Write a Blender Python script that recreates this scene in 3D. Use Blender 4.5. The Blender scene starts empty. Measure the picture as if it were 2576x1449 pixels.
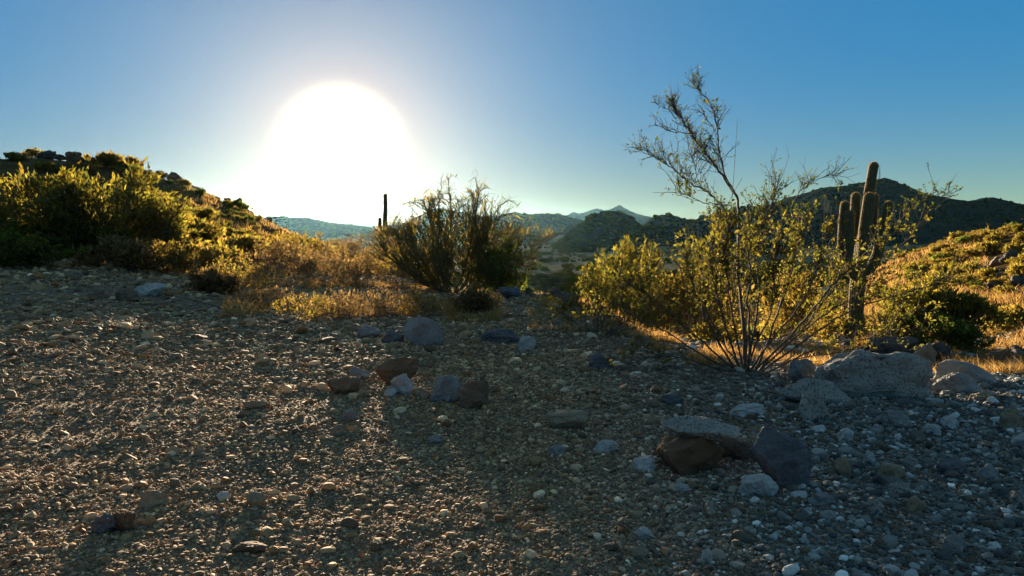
import bpy, math, random
import numpy as np
from mathutils import Vector

S = bpy.context.scene
C = S.collection
R = math.radians

# ------------------------------------------------------------------ camera, sky, sun, exposure
PITCH = R(4.8)
CAM = np.array([0.0, 0.0, 1.6])
cam_data = bpy.data.cameras.new('camera')
cam_data.lens = 27.2
cam_data.sensor_width = 36
cam_data.clip_start = 0.05
cam_data.clip_end = 20000
cam = bpy.data.objects.new('camera', cam_data)
cam.location = CAM
cam.rotation_euler = (R(90) - PITCH, 0, 0)
C.objects.link(cam)
S.camera = cam

SUN_AZ, SUN_EL = R(-12.3), R(5.2)          # azimuth measured from +Y towards +X
SUN_DIR = Vector((math.sin(SUN_AZ) * math.cos(SUN_EL), math.cos(SUN_AZ) * math.cos(SUN_EL), math.sin(SUN_EL)))

world = bpy.data.worlds.new('World')
S.world = world
world.use_nodes = True
wt = world.node_tree
wt.nodes.clear()


def wnode(kind, **kw):
    n = wt.nodes.new(kind)
    for k, v in kw.items():
        setattr(n, k, v)
    return n


def wmath(op, a, b=None):
    n = wnode('ShaderNodeMath', operation=op)
    for i, v in enumerate((a, b)):
        if v is None:
            continue
        if isinstance(v, (int, float)):
            n.inputs[i].default_value = v
        else:
            wt.links.new(v, n.inputs[i])
    return n.outputs[0]


sky = wnode('ShaderNodeTexSky', sky_type='NISHITA')
sky.sun_disc = False
sky.sun_elevation = SUN_EL
sky.sun_rotation = SUN_AZ
sky.altitude = 400
sky.air_density = 1.0
sky.dust_density = 1.6
sky.ozone_density = 8.0
# clear desert sky: stronger blue overhead, pale dust low down, glow and glare round the sun, an added fill above the view (functions of height and of the angle from the sun only)
tc = wnode('ShaderNodeTexCoord')
sep = wnode('ShaderNodeSeparateXYZ')
wt.links.new(tc.outputs['Generated'], sep.inputs[0])
el = wmath('MULTIPLY', wmath('ARCSINE', wmath('MAXIMUM', sep.outputs[2], 0.0)), 180 / math.pi)
vm = wnode('ShaderNodeVectorMath', operation='DOT_PRODUCT')
wt.links.new(tc.outputs['Generated'], vm.inputs[0])
vm.inputs[1].default_value = SUN_DIR
ang = wmath('MULTIPLY', wmath('ARCCOSINE', wmath('MINIMUM', vm.outputs['Value'], 1.0)), 180 / math.pi)


def fall(x, width, power=1.0):
    return wmath('POWER', 2.71828, wmath('MULTIPLY', wmath('POWER', wmath('DIVIDE', x, width), power), -1.0))


def wscale(col, f):
    m = wnode('ShaderNodeVectorMath', operation='SCALE')
    m.inputs[0].default_value = col
    wt.links.new(f, m.inputs['Scale'])
    return m.outputs[0]


def wadd(a, b):
    n = wnode('ShaderNodeVectorMath', operation='ADD')
    for i, v in enumerate((a, b)):
        if isinstance(v, tuple):
            n.inputs[i].default_value = v
        else:
            wt.links.new(v, n.inputs[i])
    return n.outputs[0]


mul = wnode('ShaderNodeVectorMath', operation='MULTIPLY')
wt.links.new(sky.outputs[0], mul.inputs[0])
mul.inputs[1].default_value = (0.16, 0.15, 0.10)
low = wmath('SUBTRACT', 1.0, wmath('MULTIPLY', fall(el, 5.0), 0.5))
acc = wadd(mul.outputs[0], wscale((0.0, 2.3, 5.6), wmath('MULTIPLY', fall(el, 30.0, 2.0), low)))
acc = wadd(acc, wscale((4.2, 5.0, 0.4), wmath('MULTIPLY', fall(el, 4.6), wmath('SUBTRACT', 1.0, wmath('MULTIPLY', fall(ang, 22.0), 0.9)))))
acc = wadd(acc, wscale((4.2, 2.6, 0.4), fall(ang, 10.0)))
acc = wadd(acc, wscale((10.5, 4.2, 0.8), fall(ang, 4.6)))
acc = wadd(acc, wscale((4.5, 1.6, 0.0), wmath('MULTIPLY', fall(el, 4.0), fall(ang, 18.0))))
acc = wadd(acc, wscale((60.0, 50.0, 36.0), fall(ang, 3.4, 4.0)))  # blown-out glare of the sun painted into the sky, wider than its disc
acc = wadd(acc, wscale((1.35, 2.2, 2.8), wmath('SUBTRACT', 1.0, fall(el, 38.0, 2.0))))  # added fill: unseen upper sky brightened to lift the ambient light
sc = wnode('ShaderNodeVectorMath', operation='SCALE')
wt.links.new(acc, sc.inputs[0])
sc.inputs['Scale'].default_value = 0.446
acc = sc.outputs[0]
bg = wnode('ShaderNodeBackground')
bg.inputs['Strength'].default_value = 0.05
wt.links.new(acc, bg.inputs['Color'])
wo = wnode('ShaderNodeOutputWorld')
wt.links.new(bg.outputs[0], wo.inputs['Surface'])

sun_data = bpy.data.lights.new('sun', 'SUN')
sun_data.energy = 5.0
sun_data.angle = R(0.5)
sun_data.color = (1.0, 0.79, 0.54)
sun = bpy.data.objects.new('sun', sun_data)
sun.rotation_euler = (-SUN_DIR).to_track_quat('-Z', 'Y').to_euler()
C.objects.link(sun)

S.view_settings.view_transform = 'Standard'
S.view_settings.look = 'None'
S.view_settings.gamma = 1
S.view_settings.exposure = 2.15
S.render.engine = 'CYCLES'
S.cycles.use_denoising = True
S.cycles.max_bounces = 6
S.cycles.transparent_max_bounces = 8
S.cycles.volume_bounces = 0

# ------------------------------------------------------------------ helpers
F = 1945.0                                   # focal length in the 2576 px wide picture
HZ = 561.0


def ray(px, py):
    u, v = (px - 1288) / F, (724.5 - py) / F
    d = np.array([u, math.cos(PITCH) + v * math.sin(PITCH), -math.sin(PITCH) + v * math.cos(PITCH)])
    return d / np.linalg.norm(d)


def at(px, py, Y):
    """the point at forward distance Y seen in direction px, py"""
    d = ray(px, py)
    return CAM + d * (Y / d[1])


def az_of(px):
    return math.atan2((px - 1288) / F, math.cos(PITCH))


def hash3(ix, iy, iz, seed):
    h = (ix * 374761393 + iy * 668265263 + iz * 2147483647 + seed * 974634777) & 0xFFFFFFFF
    h = ((h ^ (h >> 13)) * 1274126177) & 0xFFFFFFFF
    h = ((h ^ (h >> 16)) * 2246822519) & 0xFFFFFFFF
    return ((h ^ (h >> 15)) & 0xFFFFFF) / float(0xFFFFFF)


def vnoise(P, seed=0):
    P = np.asarray(P, float)
    i = np.floor(P).astype(np.int64)
    f = P - i
    f = f * f * (3 - 2 * f)
    out = 0
    for dx in (0, 1):
        wx = f[:, 0] if dx else 1 - f[:, 0]
        for dy in (0, 1):
            wy = f[:, 1] if dy else 1 - f[:, 1]
            for dz in (0, 1):
                wz = f[:, 2] if dz else 1 - f[:, 2]
                out = out + wx * wy * wz * hash3(i[:, 0] + dx, i[:, 1] + dy, i[:, 2] + dz, seed)
    return out * 2 - 1


def fbm(P, octv=4, seed=0, gain=0.5):
    P = np.asarray(P, float)
    s, a = 0, 1.0
    for o in range(octv):
        s = s + a * vnoise(P * 2.0 ** o + o * 17.3, seed + o)
        a *= gain
    return s


def P3(x, y, z=0.0):
    x = np.asarray(x, float)
    return np.stack([x, np.asarray(y, float), np.broadcast_to(z, x.shape)], -1)


def mesh_np(name, V, Fc, mats, col=None, smooth=False, midx=None):
    """mesh from vertex array and face array (all faces with the same corner count, or a list of such arrays)"""
    V = np.ascontiguousarray(V, np.float32)
    Fs = Fc if isinstance(Fc, list) else [Fc]
    Fs = [np.asarray(f, np.int32) for f in Fs if len(f)]
    me = bpy.data.meshes.new(name)
    me.vertices.add(len(V))
    me.vertices.foreach_set('co', V.ravel())
    loops = np.concatenate([f.ravel() for f in Fs])
    tot = np.concatenate([np.full(len(f), f.shape[1], np.int32) for f in Fs])
    start = np.concatenate([[0], np.cumsum(tot)[:-1]]).astype(np.int32)
    me.loops.add(len(loops))
    me.loops.foreach_set('vertex_index', loops)
    me.polygons.add(len(tot))
    me.polygons.foreach_set('loop_start', start)
    me.polygons.foreach_set('loop_total', tot)
    if midx is not None:
        me.polygons.foreach_set('material_index', np.asarray(midx, np.int32))
    me.polygons.foreach_set('use_smooth', np.full(len(tot), bool(smooth)))
    if col is not None:
        a = me.color_attributes.new('Col', 'FLOAT_COLOR', 'POINT')
        c4 = np.ones((len(V), 4), np.float32)
        c4[:, :3] = col
        a.data.foreach_set('color', c4.ravel())
    for m in (mats if isinstance(mats, (list, tuple)) else [mats]):
        me.materials.append(m)
    me.update(calc_edges=True)
    me.validate(verbose=False)
    return me


def link(name, me, parent=None, loc=None):
    o = bpy.data.objects.new(name, me)
    C.objects.link(o)
    if parent is not None:
        o.parent = parent
    if loc is not None:
        o.location = loc
    return o


def tag(o, label=None, cat=None, group=None, kind=None):
    for k, v in (('label', label), ('category', cat), ('group', group), ('kind', kind)):
        if v:
            o[k] = v
    return o


def empty(name, loc=(0, 0, 0)):
    o = bpy.data.objects.new(name, None)
    o.location = loc
    C.objects.link(o)
    return o


def copy_tree(o, parent=None):
    c = o.copy()
    C.objects.link(c)
    if parent is not None:
        c.parent = parent
    for ch in list(o.children):
        copy_tree(ch, c)
    return c


# ------------------------------------------------------------------ materials
class Mat:
    def __init__(self, name):
        self.m = bpy.data.materials.new(name)
        self.m.use_nodes = True
        self.t = self.m.node_tree
        self.t.nodes.clear()
        self.out = self.n('ShaderNodeOutputMaterial')

    def n(self, kind, ins=None, **kw):
        x = self.t.nodes.new(kind)
        for k, v in kw.items():
            setattr(x, k, v)
        for k, v in (ins or {}).items():
            if isinstance(v, bpy.types.NodeSocket):
                self.t.links.new(v, x.inputs[k])
            else:
                x.inputs[k].default_value = v
        return x

    def pos(self):
        return self.n('ShaderNodeNewGeometry').outputs['Position']

    def obj(self):
        return self.n('ShaderNodeTexCoord').outputs['Object']

    def noise(self, vec, scale, detail=4, rough=0.55):
        return self.n('ShaderNodeTexNoise', {'Vector': vec, 'Scale': scale, 'Detail': detail, 'Roughness': rough}).outputs[0]

    def voro(self, vec, scale, out='Distance', **kw):
        return self.n('ShaderNodeTexVoronoi', {'Vector': vec, 'Scale': scale}, **kw).outputs[out]

    def ramp(self, f, *stops):
        r = self.n('ShaderNodeValToRGB', {'Fac': f})
        e = r.color_ramp.elements
        while len(e) < len(stops):
            e.new(0.5)
        for el, (p, c) in zip(e, stops):
            el.position = p
            el.color = (*c, 1) if len(c) == 3 else c
        return r.outputs[0]

    def mix(self, f, a, b, mode='MIX'):
        x = self.n('ShaderNodeMix', data_type='RGBA', blend_type=mode)
        for s, v in ((x.inputs[0], f), (x.inputs[6], a), (x.inputs[7], b)):
            if isinstance(v, bpy.types.NodeSocket):
                self.t.links.new(v, s)
            else:
                s.default_value = v if isinstance(v, (int, float)) else (*v, 1)
        return x.outputs[2]

    def math(self, op, a, b=0.0):
        return self.n('ShaderNodeMath', {0: a, 1: b}, operation=op).outputs[0]

    def bump(self, h, strength=0.5, dist=0.02, normal=None):
        ins = {'Height': h, 'Strength': strength, 'Distance': dist}
        if normal is not None:
            ins['Normal'] = normal
        return self.n('ShaderNodeBump', ins).outputs[0]

    def surf(self, col, rough=0.9, normal=None, spec=0.25):
        if spec is None:                       # dusty matt soil
            d = self.n('ShaderNodeBsdfDiffuse', {'Color': col, 'Roughness': 0.6, 'Normal': normal})
            self.t.links.new(d.outputs[0], self.out.inputs['Surface'])
            return self.m
        ins = {'Base Color': col if isinstance(col, bpy.types.NodeSocket) else (*col, 1), 'Roughness': rough, 'Specular IOR Level': spec}
        if normal is not None:
            ins['Normal'] = normal
        b = self.n('ShaderNodeBsdfPrincipled', ins)
        self.t.links.new(b.outputs[0], self.out.inputs['Surface'])
        return self.m


def mat_ground():
    M = Mat('desert_soil')
    p = M.pos()
    big = M.noise(p, 0.35, 5)
    fine = M.noise(p, 9, 6, 0.65)
    grit = M.voro(p, 42)
    gcol = M.voro(p, 42, 'Color')
    g1 = M.n('ShaderNodeSeparateColor', {'Color': gcol}).outputs[0]
    c = M.ramp(big, (0.30, (0.125, 0.085, 0.052)), (0.70, (0.225, 0.15, 0.085)))
    c = M.mix(M.math('MULTIPLY', fine, 0.7), c, (0.10, 0.076, 0.055))
    c = M.mix(M.ramp(g1, (0.25, (0, 0, 0)), (1.0, (0.75, 0.75, 0.75))), c, (0.30, 0.25, 0.18))
    h = M.math('ADD', M.math('MULTIPLY', M.math('SUBTRACT', 0.7, grit), 0.9), M.math('MULTIPLY', fine, 0.6))
    return M.surf(c, 0.95, M.bump(h, 0.55, 0.015), 0.1)


def mat_valley():
    M = Mat('valley_scrub_soil')
    p = M.pos()
    big = M.noise(p, 0.012, 5)
    dots = M.voro(p, 0.22)
    dn = M.noise(p, 0.6, 4)
    c = M.ramp(big, (0.35, (0.30, 0.23, 0.14)), (0.65, (0.20, 0.18, 0.10)))
    f = M.ramp(M.math('ADD', dots, M.math('MULTIPLY', dn, 0.25)), (0.42, (1, 1, 1)), (0.62, (0, 0, 0)))
    c = M.mix(M.math('MULTIPLY', f, 0.8), c, (0.055, 0.062, 0.03))
    return M.surf(c, 0.95, M.bump(f, 0.25, 0.5), None)


def mat_hill(name, a, b, scrub, scale, bump_d):
    M = Mat(name)
    p = M.pos()
    big = M.noise(p, scale * 0.08, 6, 0.6)
    dots = M.voro(p, scale)
    dn = M.noise(p, scale * 3, 4)
    c = M.ramp(big, (0.36, a), (0.62, b))
    f = M.ramp(M.math('ADD', dots, M.math('MULTIPLY', dn, 0.3)), (0.45, (1, 1, 1)), (0.66, (0, 0, 0)))
    c = M.mix(M.math('MULTIPLY', f, 0.75), c, scrub)
    h = M.math('ADD', f, M.noise(p, scale * 0.4, 5))
    return M.surf(c, 0.95, M.bump(h, 0.8, bump_d), None)


def mat_stone():
    """loose stones: one colour per stone, mottled, with warm glow and shade tinted in by side"""
    M = Mat('loose_stone')
    p = M.pos()
    a = M.n('ShaderNodeAttribute', attribute_name='Col').outputs['Color']
    n = M.noise(p, 60, 5, 0.65)
    c = M.mix(0.55, a, M.ramp(n, (0.3, (0.45, 0.43, 0.4)), (0.7, (1.0, 1.0, 1.0))), 'MULTIPLY')
    return M.surf(c, 0.85, M.bump(n, 0.5, 0.006), 0.3)


def mat_rock(name, a, b, pit=0.0, layered=0.0, stain=None):
    M = Mat(name)
    p = M.obj()
    n1 = M.noise(p, 5, 7, 0.62)
    n2 = M.noise(p, 42, 5, 0.65)
    c = M.ramp(n1, (0.33, a), (0.66, b))
    c = M.mix(0.5, c, M.ramp(n2, (0.3, (0.5, 0.5, 0.5)), (0.72, (1, 1, 1))), 'MULTIPLY')
    if stain:
        c = M.mix(M.ramp(M.noise(p, 2.6, 5), (0.45, (0, 0, 0)), (0.6, (0.85, 0.85, 0.85))), c, stain)
    h = M.math('ADD', M.math('MULTIPLY', n1, 0.8), M.math('MULTIPLY', n2, 0.4))
    if pit:
        w = M.n('ShaderNodeVectorMath', {0: p, 1: M.n('ShaderNodeTexNoise', {'Vector': p, 'Scale': 9.0}).outputs[1]}, operation='ADD').outputs[0]
        v = M.voro(w, 13)
        hole = M.ramp(v, (0.20, (1, 1, 1)), (0.36, (0, 0, 0)))
        c = M.mix(M.math('MULTIPLY', hole, 0.8), c, (0.05, 0.045, 0.035))
        h = M.math('SUBTRACT', h, M.math('MULTIPLY', hole, pit))
    if layered:
        s = M.n('ShaderNodeMapping', {'Vector': p, 'Scale': (1.5, 1.5, 26)}).outputs[0]
        l = M.noise(s, 1.0, 4)
        h = M.math('ADD', h, M.math('MULTIPLY', l, layered))
        c = M.mix(0.5, c, M.ramp(l, (0.35, (0.5, 0.48, 0.45)), (0.6, (1, 1, 1))), 'MULTIPLY')
    return M.surf(c, 0.88, M.bump(h, 0.8, 0.03), 0.25)


def mat_leaf(name, tint, trans, f=0.5):
    M = Mat(name)
    a = M.n('ShaderNodeAttribute', attribute_name='Col').outputs['Color']
    d = M.n('ShaderNodeBsdfDiffuse', {'Color': M.mix(1.0, a, tint, 'MULTIPLY')})
    t = M.n('ShaderNodeBsdfTranslucent', {'Color': M.mix(1.0, a, trans, 'MULTIPLY')})
    x = M.n('ShaderNodeMixShader', {0: f, 1: d.outputs[0], 2: t.outputs[0]})
    M.t.links.new(x.outputs[0], M.out.inputs['Surface'])
    return M.m


def mat_bark(name, a, b):
    M = Mat(name)
    p = M.obj()
    n = M.noise(p, 18, 5)
    return M.surf(M.ramp(n, (0.35, a), (0.65, b)), 0.85, M.bump(n, 0.5, 0.01), 0.2)


MAT = dict(
    ground=mat_ground(), valley=mat_valley(), stone=mat_stone(),
    slope=mat_hill('hillside_soil', (0.085, 0.055, 0.028), (0.14, 0.090, 0.042), (0.07, 0.062, 0.022), 2.2, 0.12),
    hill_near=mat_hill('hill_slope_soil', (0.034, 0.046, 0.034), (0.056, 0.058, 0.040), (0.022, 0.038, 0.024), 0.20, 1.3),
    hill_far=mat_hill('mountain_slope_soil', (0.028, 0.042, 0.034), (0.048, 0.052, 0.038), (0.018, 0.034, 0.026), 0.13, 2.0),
    pale=mat_rock('pale_pitted_rock', (0.27, 0.25, 0.215), (0.40, 0.375, 0.32), pit=0.6),
    white=mat_rock('whitish_rock', (0.42, 0.40, 0.36), (0.58, 0.56, 0.51)),
    grey=mat_rock('grey_rock', (0.21, 0.205, 0.19), (0.34, 0.33, 0.30)),
    tan=mat_rock('tan_rock', (0.25, 0.19, 0.12), (0.36, 0.29, 0.19)),
    brown=mat_rock('brown_rock', (0.17, 0.115, 0.07), (0.27, 0.185, 0.11), layered=0.4),
    rust=mat_rock('rusty_rock', (0.16, 0.085, 0.045), (0.23, 0.14, 0.08), stain=(0.10, 0.06, 0.03)),
    slate=mat_rock('slaty_rock', (0.115, 0.12, 0.125), (0.19, 0.195, 0.20), layered=0.9),
    dark=mat_rock('dark_rock', (0.07, 0.06, 0.05), (0.13, 0.11, 0.09)),
    leaf_yellow=mat_leaf('yellowing_leaves', (0.80, 0.80, 0.80), (2.9, 2.5, 1.3)),
    leaf_green=mat_leaf('green_leaves', (0.80, 0.85, 0.75), (2.4, 2.5, 1.2)),
    leaf_dry=mat_leaf('dry_leaves', (0.9, 0.85, 0.8), (1.6, 1.35, 0.95)),
    straw=mat_leaf('straw', (1.0, 0.95, 0.85), (1.4, 1.2, 0.85)),
    bark_grey=mat_bark('grey_bark', (0.10, 0.085, 0.065), (0.20, 0.17, 0.13)),
    bark_dark=mat_bark('dark_bark', (0.05, 0.043, 0.035), (0.135, 0.11, 0.085)),
    bark_green=mat_bark('green_bark', (0.085, 0.085, 0.035), (0.15, 0.14, 0.06)),
    bark_dry=mat_bark('dry_twig_bark', (0.17, 0.125, 0.085), (0.30, 0.23, 0.16)),
)

# ------------------------------------------------------------------ the land
HPX = [-4000, -2600, 0, 345, 490, 604, 690, 830, 950, 1150, 1330, 1500, 1650, 1900, 2200, 2400, 2576, 3100, 4500]
HAZ = np.array([-math.pi, az_of(-2600)] + [az_of(p) for p in HPX[2:]] + [math.pi])
HR = np.array([0, 3, 6, 8, 10, 12, 14, 16, 18, 20, 25, 30, 35, 42, 50, 60, 75, 100, 150, 250, 340, 9000.])


def zc(px, py, r):
    """height of the point of the picture seen at ground range r"""
    d = ray(px, py)
    return CAM[2] + d[2] / math.hypot(d[0], d[1]) * r


def column(px, pairs):
    """heights along one direction; values may be ('py', y) meaning: as seen at picture row y"""
    rs, zs = [], []
    for r, v in pairs:
        rs.append(r)
        zs.append(zc(px, v[1], r) if isinstance(v, tuple) else v)
    return np.interp(HR, rs, zs)


py = lambda y: ('py', y)
VZ = -25.0
TAB = [
    column(-2600, [(0, 0), (8, .3), (20, 2), (40, 6), (60, 9), (100, 8), (250, -10), (340, VZ)]),
    column(-2600, [(0, 0), (8, .3), (20, 2), (40, 6), (60, 9), (100, 8), (250, -10), (340, VZ)]),
    column(0, [(0, 0), (6, .05), (10, .15), (16, .35), (25, py(645)), (35, py(570)), (50, py(455)), (60, py(393)), (75, 6.0), (100, 4), (150, -6), (250, -20), (340, VZ)]),
    column(345, [(0, 0), (6, 0), (10, .08), (16, .2), (20, .35), (25, py(650)), (35, py(575)), (50, py(470)), (60, py(418)), (75, 5), (100, 2.5), (150, -8), (250, -21), (340, VZ)]),
    column(490, [(0, 0), (10, .0), (16, .12), (20, .2), (25, py(660)), (35, py(600)), (50, py(515)), (60, py(472)), (75, 3.4), (100, 0), (150, -10), (250, -21), (340, VZ)]),
    column(604, [(0, 0), (10, 0), (16, .05), (20, .1), (25, py(670)), (35, py(620)), (50, py(555)), (60, py(524)), (75, 1.6), (100, -2.5), (150, -12), (250, -22), (340, VZ)]),
    column(690, [(0, 0), (10, 0), (16, 0), (20, .05), (25, py(680)), (35, py(640)), (50, py(590)), (60, py(563)), (75, .2), (100, -4), (150, -13), (250, -22), (340, VZ)]),
    column(830, [(0, 0), (10, 0), (16, 0), (20, 0), (25, py(690)), (35, py(660)), (50, py(636)), (60, py(628)), (75, -2.5), (100, -7), (150, -15), (250, -23), (340, VZ)]),
    column(950, [(0, 0), (10, 0), (16, -.02), (20, -.05), (25, -.12), (35, -.25), (50, -1.0), (60, -2), (75, -4), (100, -8), (150, -16), (250, -23), (340, VZ)]),
    column(1150, [(0, 0), (10, 0), (16, -.05), (20, -.2), (25, -.5), (35, -1.6), (50, -4), (60, -5.5), (75, -8), (100, -11), (150, -18), (250, -24), (340, VZ)]),
    column(1330, [(0, 0), (10, 0), (12, .04), (14, .1), (17.5, .22), (19.5, -.5), (25, -2.4), (35, -5), (50, -8.5), (60, -10), (75, -12.5), (100, -15), (150, -20), (250, -24), (340, VZ)]),
    column(1500, [(0, 0), (10, 0), (12, .04), (15, .08), (16.5, -.1), (18, -.8), (25, -2.8), (35, -5), (50, -8), (60, -9.5), (75, -12), (100, -15), (150, -20), (250, -24), (340, VZ)]),
    column(1650, [(0, 0), (9, 0), (11, -.1), (14, -.45), (18, -1.1), (25, -2.6), (35, -4.6), (50, -7), (60, -8.5), (75, -11), (100, -14), (150, -20), (250, -24), (340, VZ)]),
    column(1900, [(0, 0), (8, 0), (10, -.15), (14, -.7), (18, -1.1), (25, -2.2), (35, -3.6), (50, -5.6), (60, -7), (75, -9), (100, -13), (150, -19), (250, -24), (340, VZ)]),
    column(2200, [(0, 0), (7, 0), (9, 0), (10.5, -.3), (14, -.75), (18, -1.2), (22, -1.5), (25, -1.7), (35, -1.9), (42, -1.6), (50, -1.3), (60, -1.7), (75, -4.5), (100, -10), (150, -19), (250, -24), (340, VZ)]),
    column(2400, [(0, 0), (7, 0), (9.3, .02), (11, -.35), (14, -.75), (18, -1.15), (22, -1.45), (25, -1.5), (35, -.7), (50, py(625)), (60, py(606)), (75, -1.6), (100, -7), (150, -18), (250, -24), (340, VZ)]),
    column(2576, [(0, 0), (7, 0), (9.5, .05), (11, -.25), (14, -.7), (18, -1.1), (22, -1.2), (25, -1.1), (35, py(650)), (50, py(580)), (60, py(560)), (75, .6), (100, -4), (150, -16), (250, -24), (340, VZ)]),
    column(3100, [(0, 0), (8, 0), (14, -.6), (22, -.6), (35, 1.4), (50, 3.0), (75, 4.6), (100, 2), (150, -12), (250, -23), (340, VZ)]),
    column(4500, [(0, 0), (8, 0), (14, -.4), (22, -.2), (35, 1.4), (50, 3.0), (75, 4.6), (100, 2), (150, -12), (250, -23), (340, VZ)]),
    column(4500, [(0, 0), (8, .1), (22, .8), (60, 4), (100, 3), (250, -20), (340, VZ)]),
]
TAB = np.array(TAB)
TAB = np.where(TAB < 0, TAB * np.interp(HR, [60, 130], [1.0, 0.6])[None], TAB)   # the valley lies 15 m below
HAZ = np.array([-math.pi] + [az_of(p) for p in HPX[1:]] + [math.pi])
# resample on a regular (azimuth, log range) grid, smoothed a little
GA = np.radians(np.arange(-180, 180.01, 0.5))
LR = np.linspace(math.log(1 + 0), math.log(9001), 420)
_r = np.exp(LR) - 1
_tmp = np.array([np.interp(_r, HR, row) for row in TAB])
GRID = np.array([np.interp(GA, HAZ, _tmp[:, j]) for j in range(len(LR))]).T
for _ in range(5):                             # smooth along azimuth and range
    g = np.pad(GRID, ((1, 1), (0, 0)), 'edge')
    GRID = (g[:-2] + 2 * g[1:-1] + g[2:]) / 4
    g = np.pad(GRID, ((0, 0), (1, 1)), 'edge')
    GRID = (g[:, :-2] + 2 * g[:, 1:-1] + g[:, 2:]) / 4


def land(x, y, detail=True):
    x, y = np.asarray(x, float), np.asarray(y, float)
    a, r = np.arctan2(x, y), np.hypot(x, y)
    fa = np.clip((a + math.pi) / R(0.5), 0, len(GA) - 1.001)
    fr = np.clip(np.log(1 + r) / LR[-1] * (len(LR) - 1), 0, len(LR) - 1.001)
    ia, ir = fa.astype(int), fr.astype(int)
    ta, tr = fa - ia, fr - ir
    z = (GRID[ia, ir] * (1 - ta) * (1 - tr) + GRID[ia + 1, ir] * ta * (1 - tr)
         + GRID[ia, ir + 1] * (1 - ta) * tr + GRID[ia + 1, ir + 1] * ta * tr)
    if detail:
        k = np.clip((r - 2) / 6, 0.15, 1)
        z = z + 0.05 * k * fbm(P3(x * .55, y * .55), 3, 3) + 0.012 * fbm(P3(x * 3.1, y * 3.1), 2, 9)
        far = np.clip((r - 20) / 30, 0, 1)
        z = z + far * 0.22 * fbm(P3(x * .33, y * .33), 4, 21) * np.clip(1.6 - r / 400, 0.3, 1)
        vf = np.clip((r - 150) / 300, 0, 1)
        z = z + vf * 1.6 * fbm(P3(x * .008, y * .008), 4, 33)
    return z


def gz(x, y):
    return float(land(np.array([x]), np.array([y]))[0])


def on_ground(px, py_, tmin=2.0, tmax=400):
    """first point of the land along a picture ray"""
    d = ray(px, py_)
    t = np.exp(np.linspace(math.log(tmin), math.log(tmax), 3000))
    p = CAM[None] + t[:, None] * d[None]
    below = p[:, 2] < land(p[:, 0], p[:, 1])
    i = int(np.argmax(below)) if below.any() else len(t) - 1
    return p[i]


def build_land():
    az = np.radians(np.concatenate([np.arange(-180, -50, 2.0), np.arange(-50, 50, 0.2), np.arange(50, 180, 2.0)]))
    rr = np.concatenate([[0.25], np.geomspace(0.6, 2.2, 12), np.geomspace(2.3, 90, 420), np.geomspace(92, 5400, 170)])
    A, RR = np.meshgrid(az, rr)
    x, y = (RR * np.sin(A)).ravel(), (RR * np.cos(A)).ravel()
    V = np.stack([x, y, land(x, y)], -1)
    na, nr = len(az), len(rr)
    j, i = np.meshgrid(np.arange(na), np.arange(nr - 1))
    j2 = (j + 1) % na
    Fq = np.stack([i * na + j, i * na + j2, (i + 1) * na + j2, (i + 1) * na + j], -1).reshape(-1, 4)[:, ::-1]
    rc = np.repeat(rr[:-1], na)
    xc, yc = x[:(nr - 1) * na], y[:(nr - 1) * na]
    ac = np.arctan2(xc, yc)
    mi = np.zeros(len(Fq), int)
    mi[rc > 26 + 4 * fbm(P3(xc * .1, yc * .1), 2, 5)] = 1
    mi[rc > 130 + 25 * fbm(P3(xc * .02, yc * .02), 2, 6)] = 2
    # close the small hole under the camera
    V = np.vstack([V, [[0, 0, gz(0, 0)]]])
    k = len(V) - 1
    jj = np.arange(na)
    T = np.stack([np.full(na, k), (jj + 1) % na, jj], -1)
    me = mesh_np('ground', V, [Fq, T], [MAT['ground'], MAT['slope'], MAT['valley']], smooth=True,
                 midx=np.concatenate([mi, np.zeros(na, int)]))
    tag(link('ground', me), kind='structure')


build_land()


HILLS = []


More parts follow.
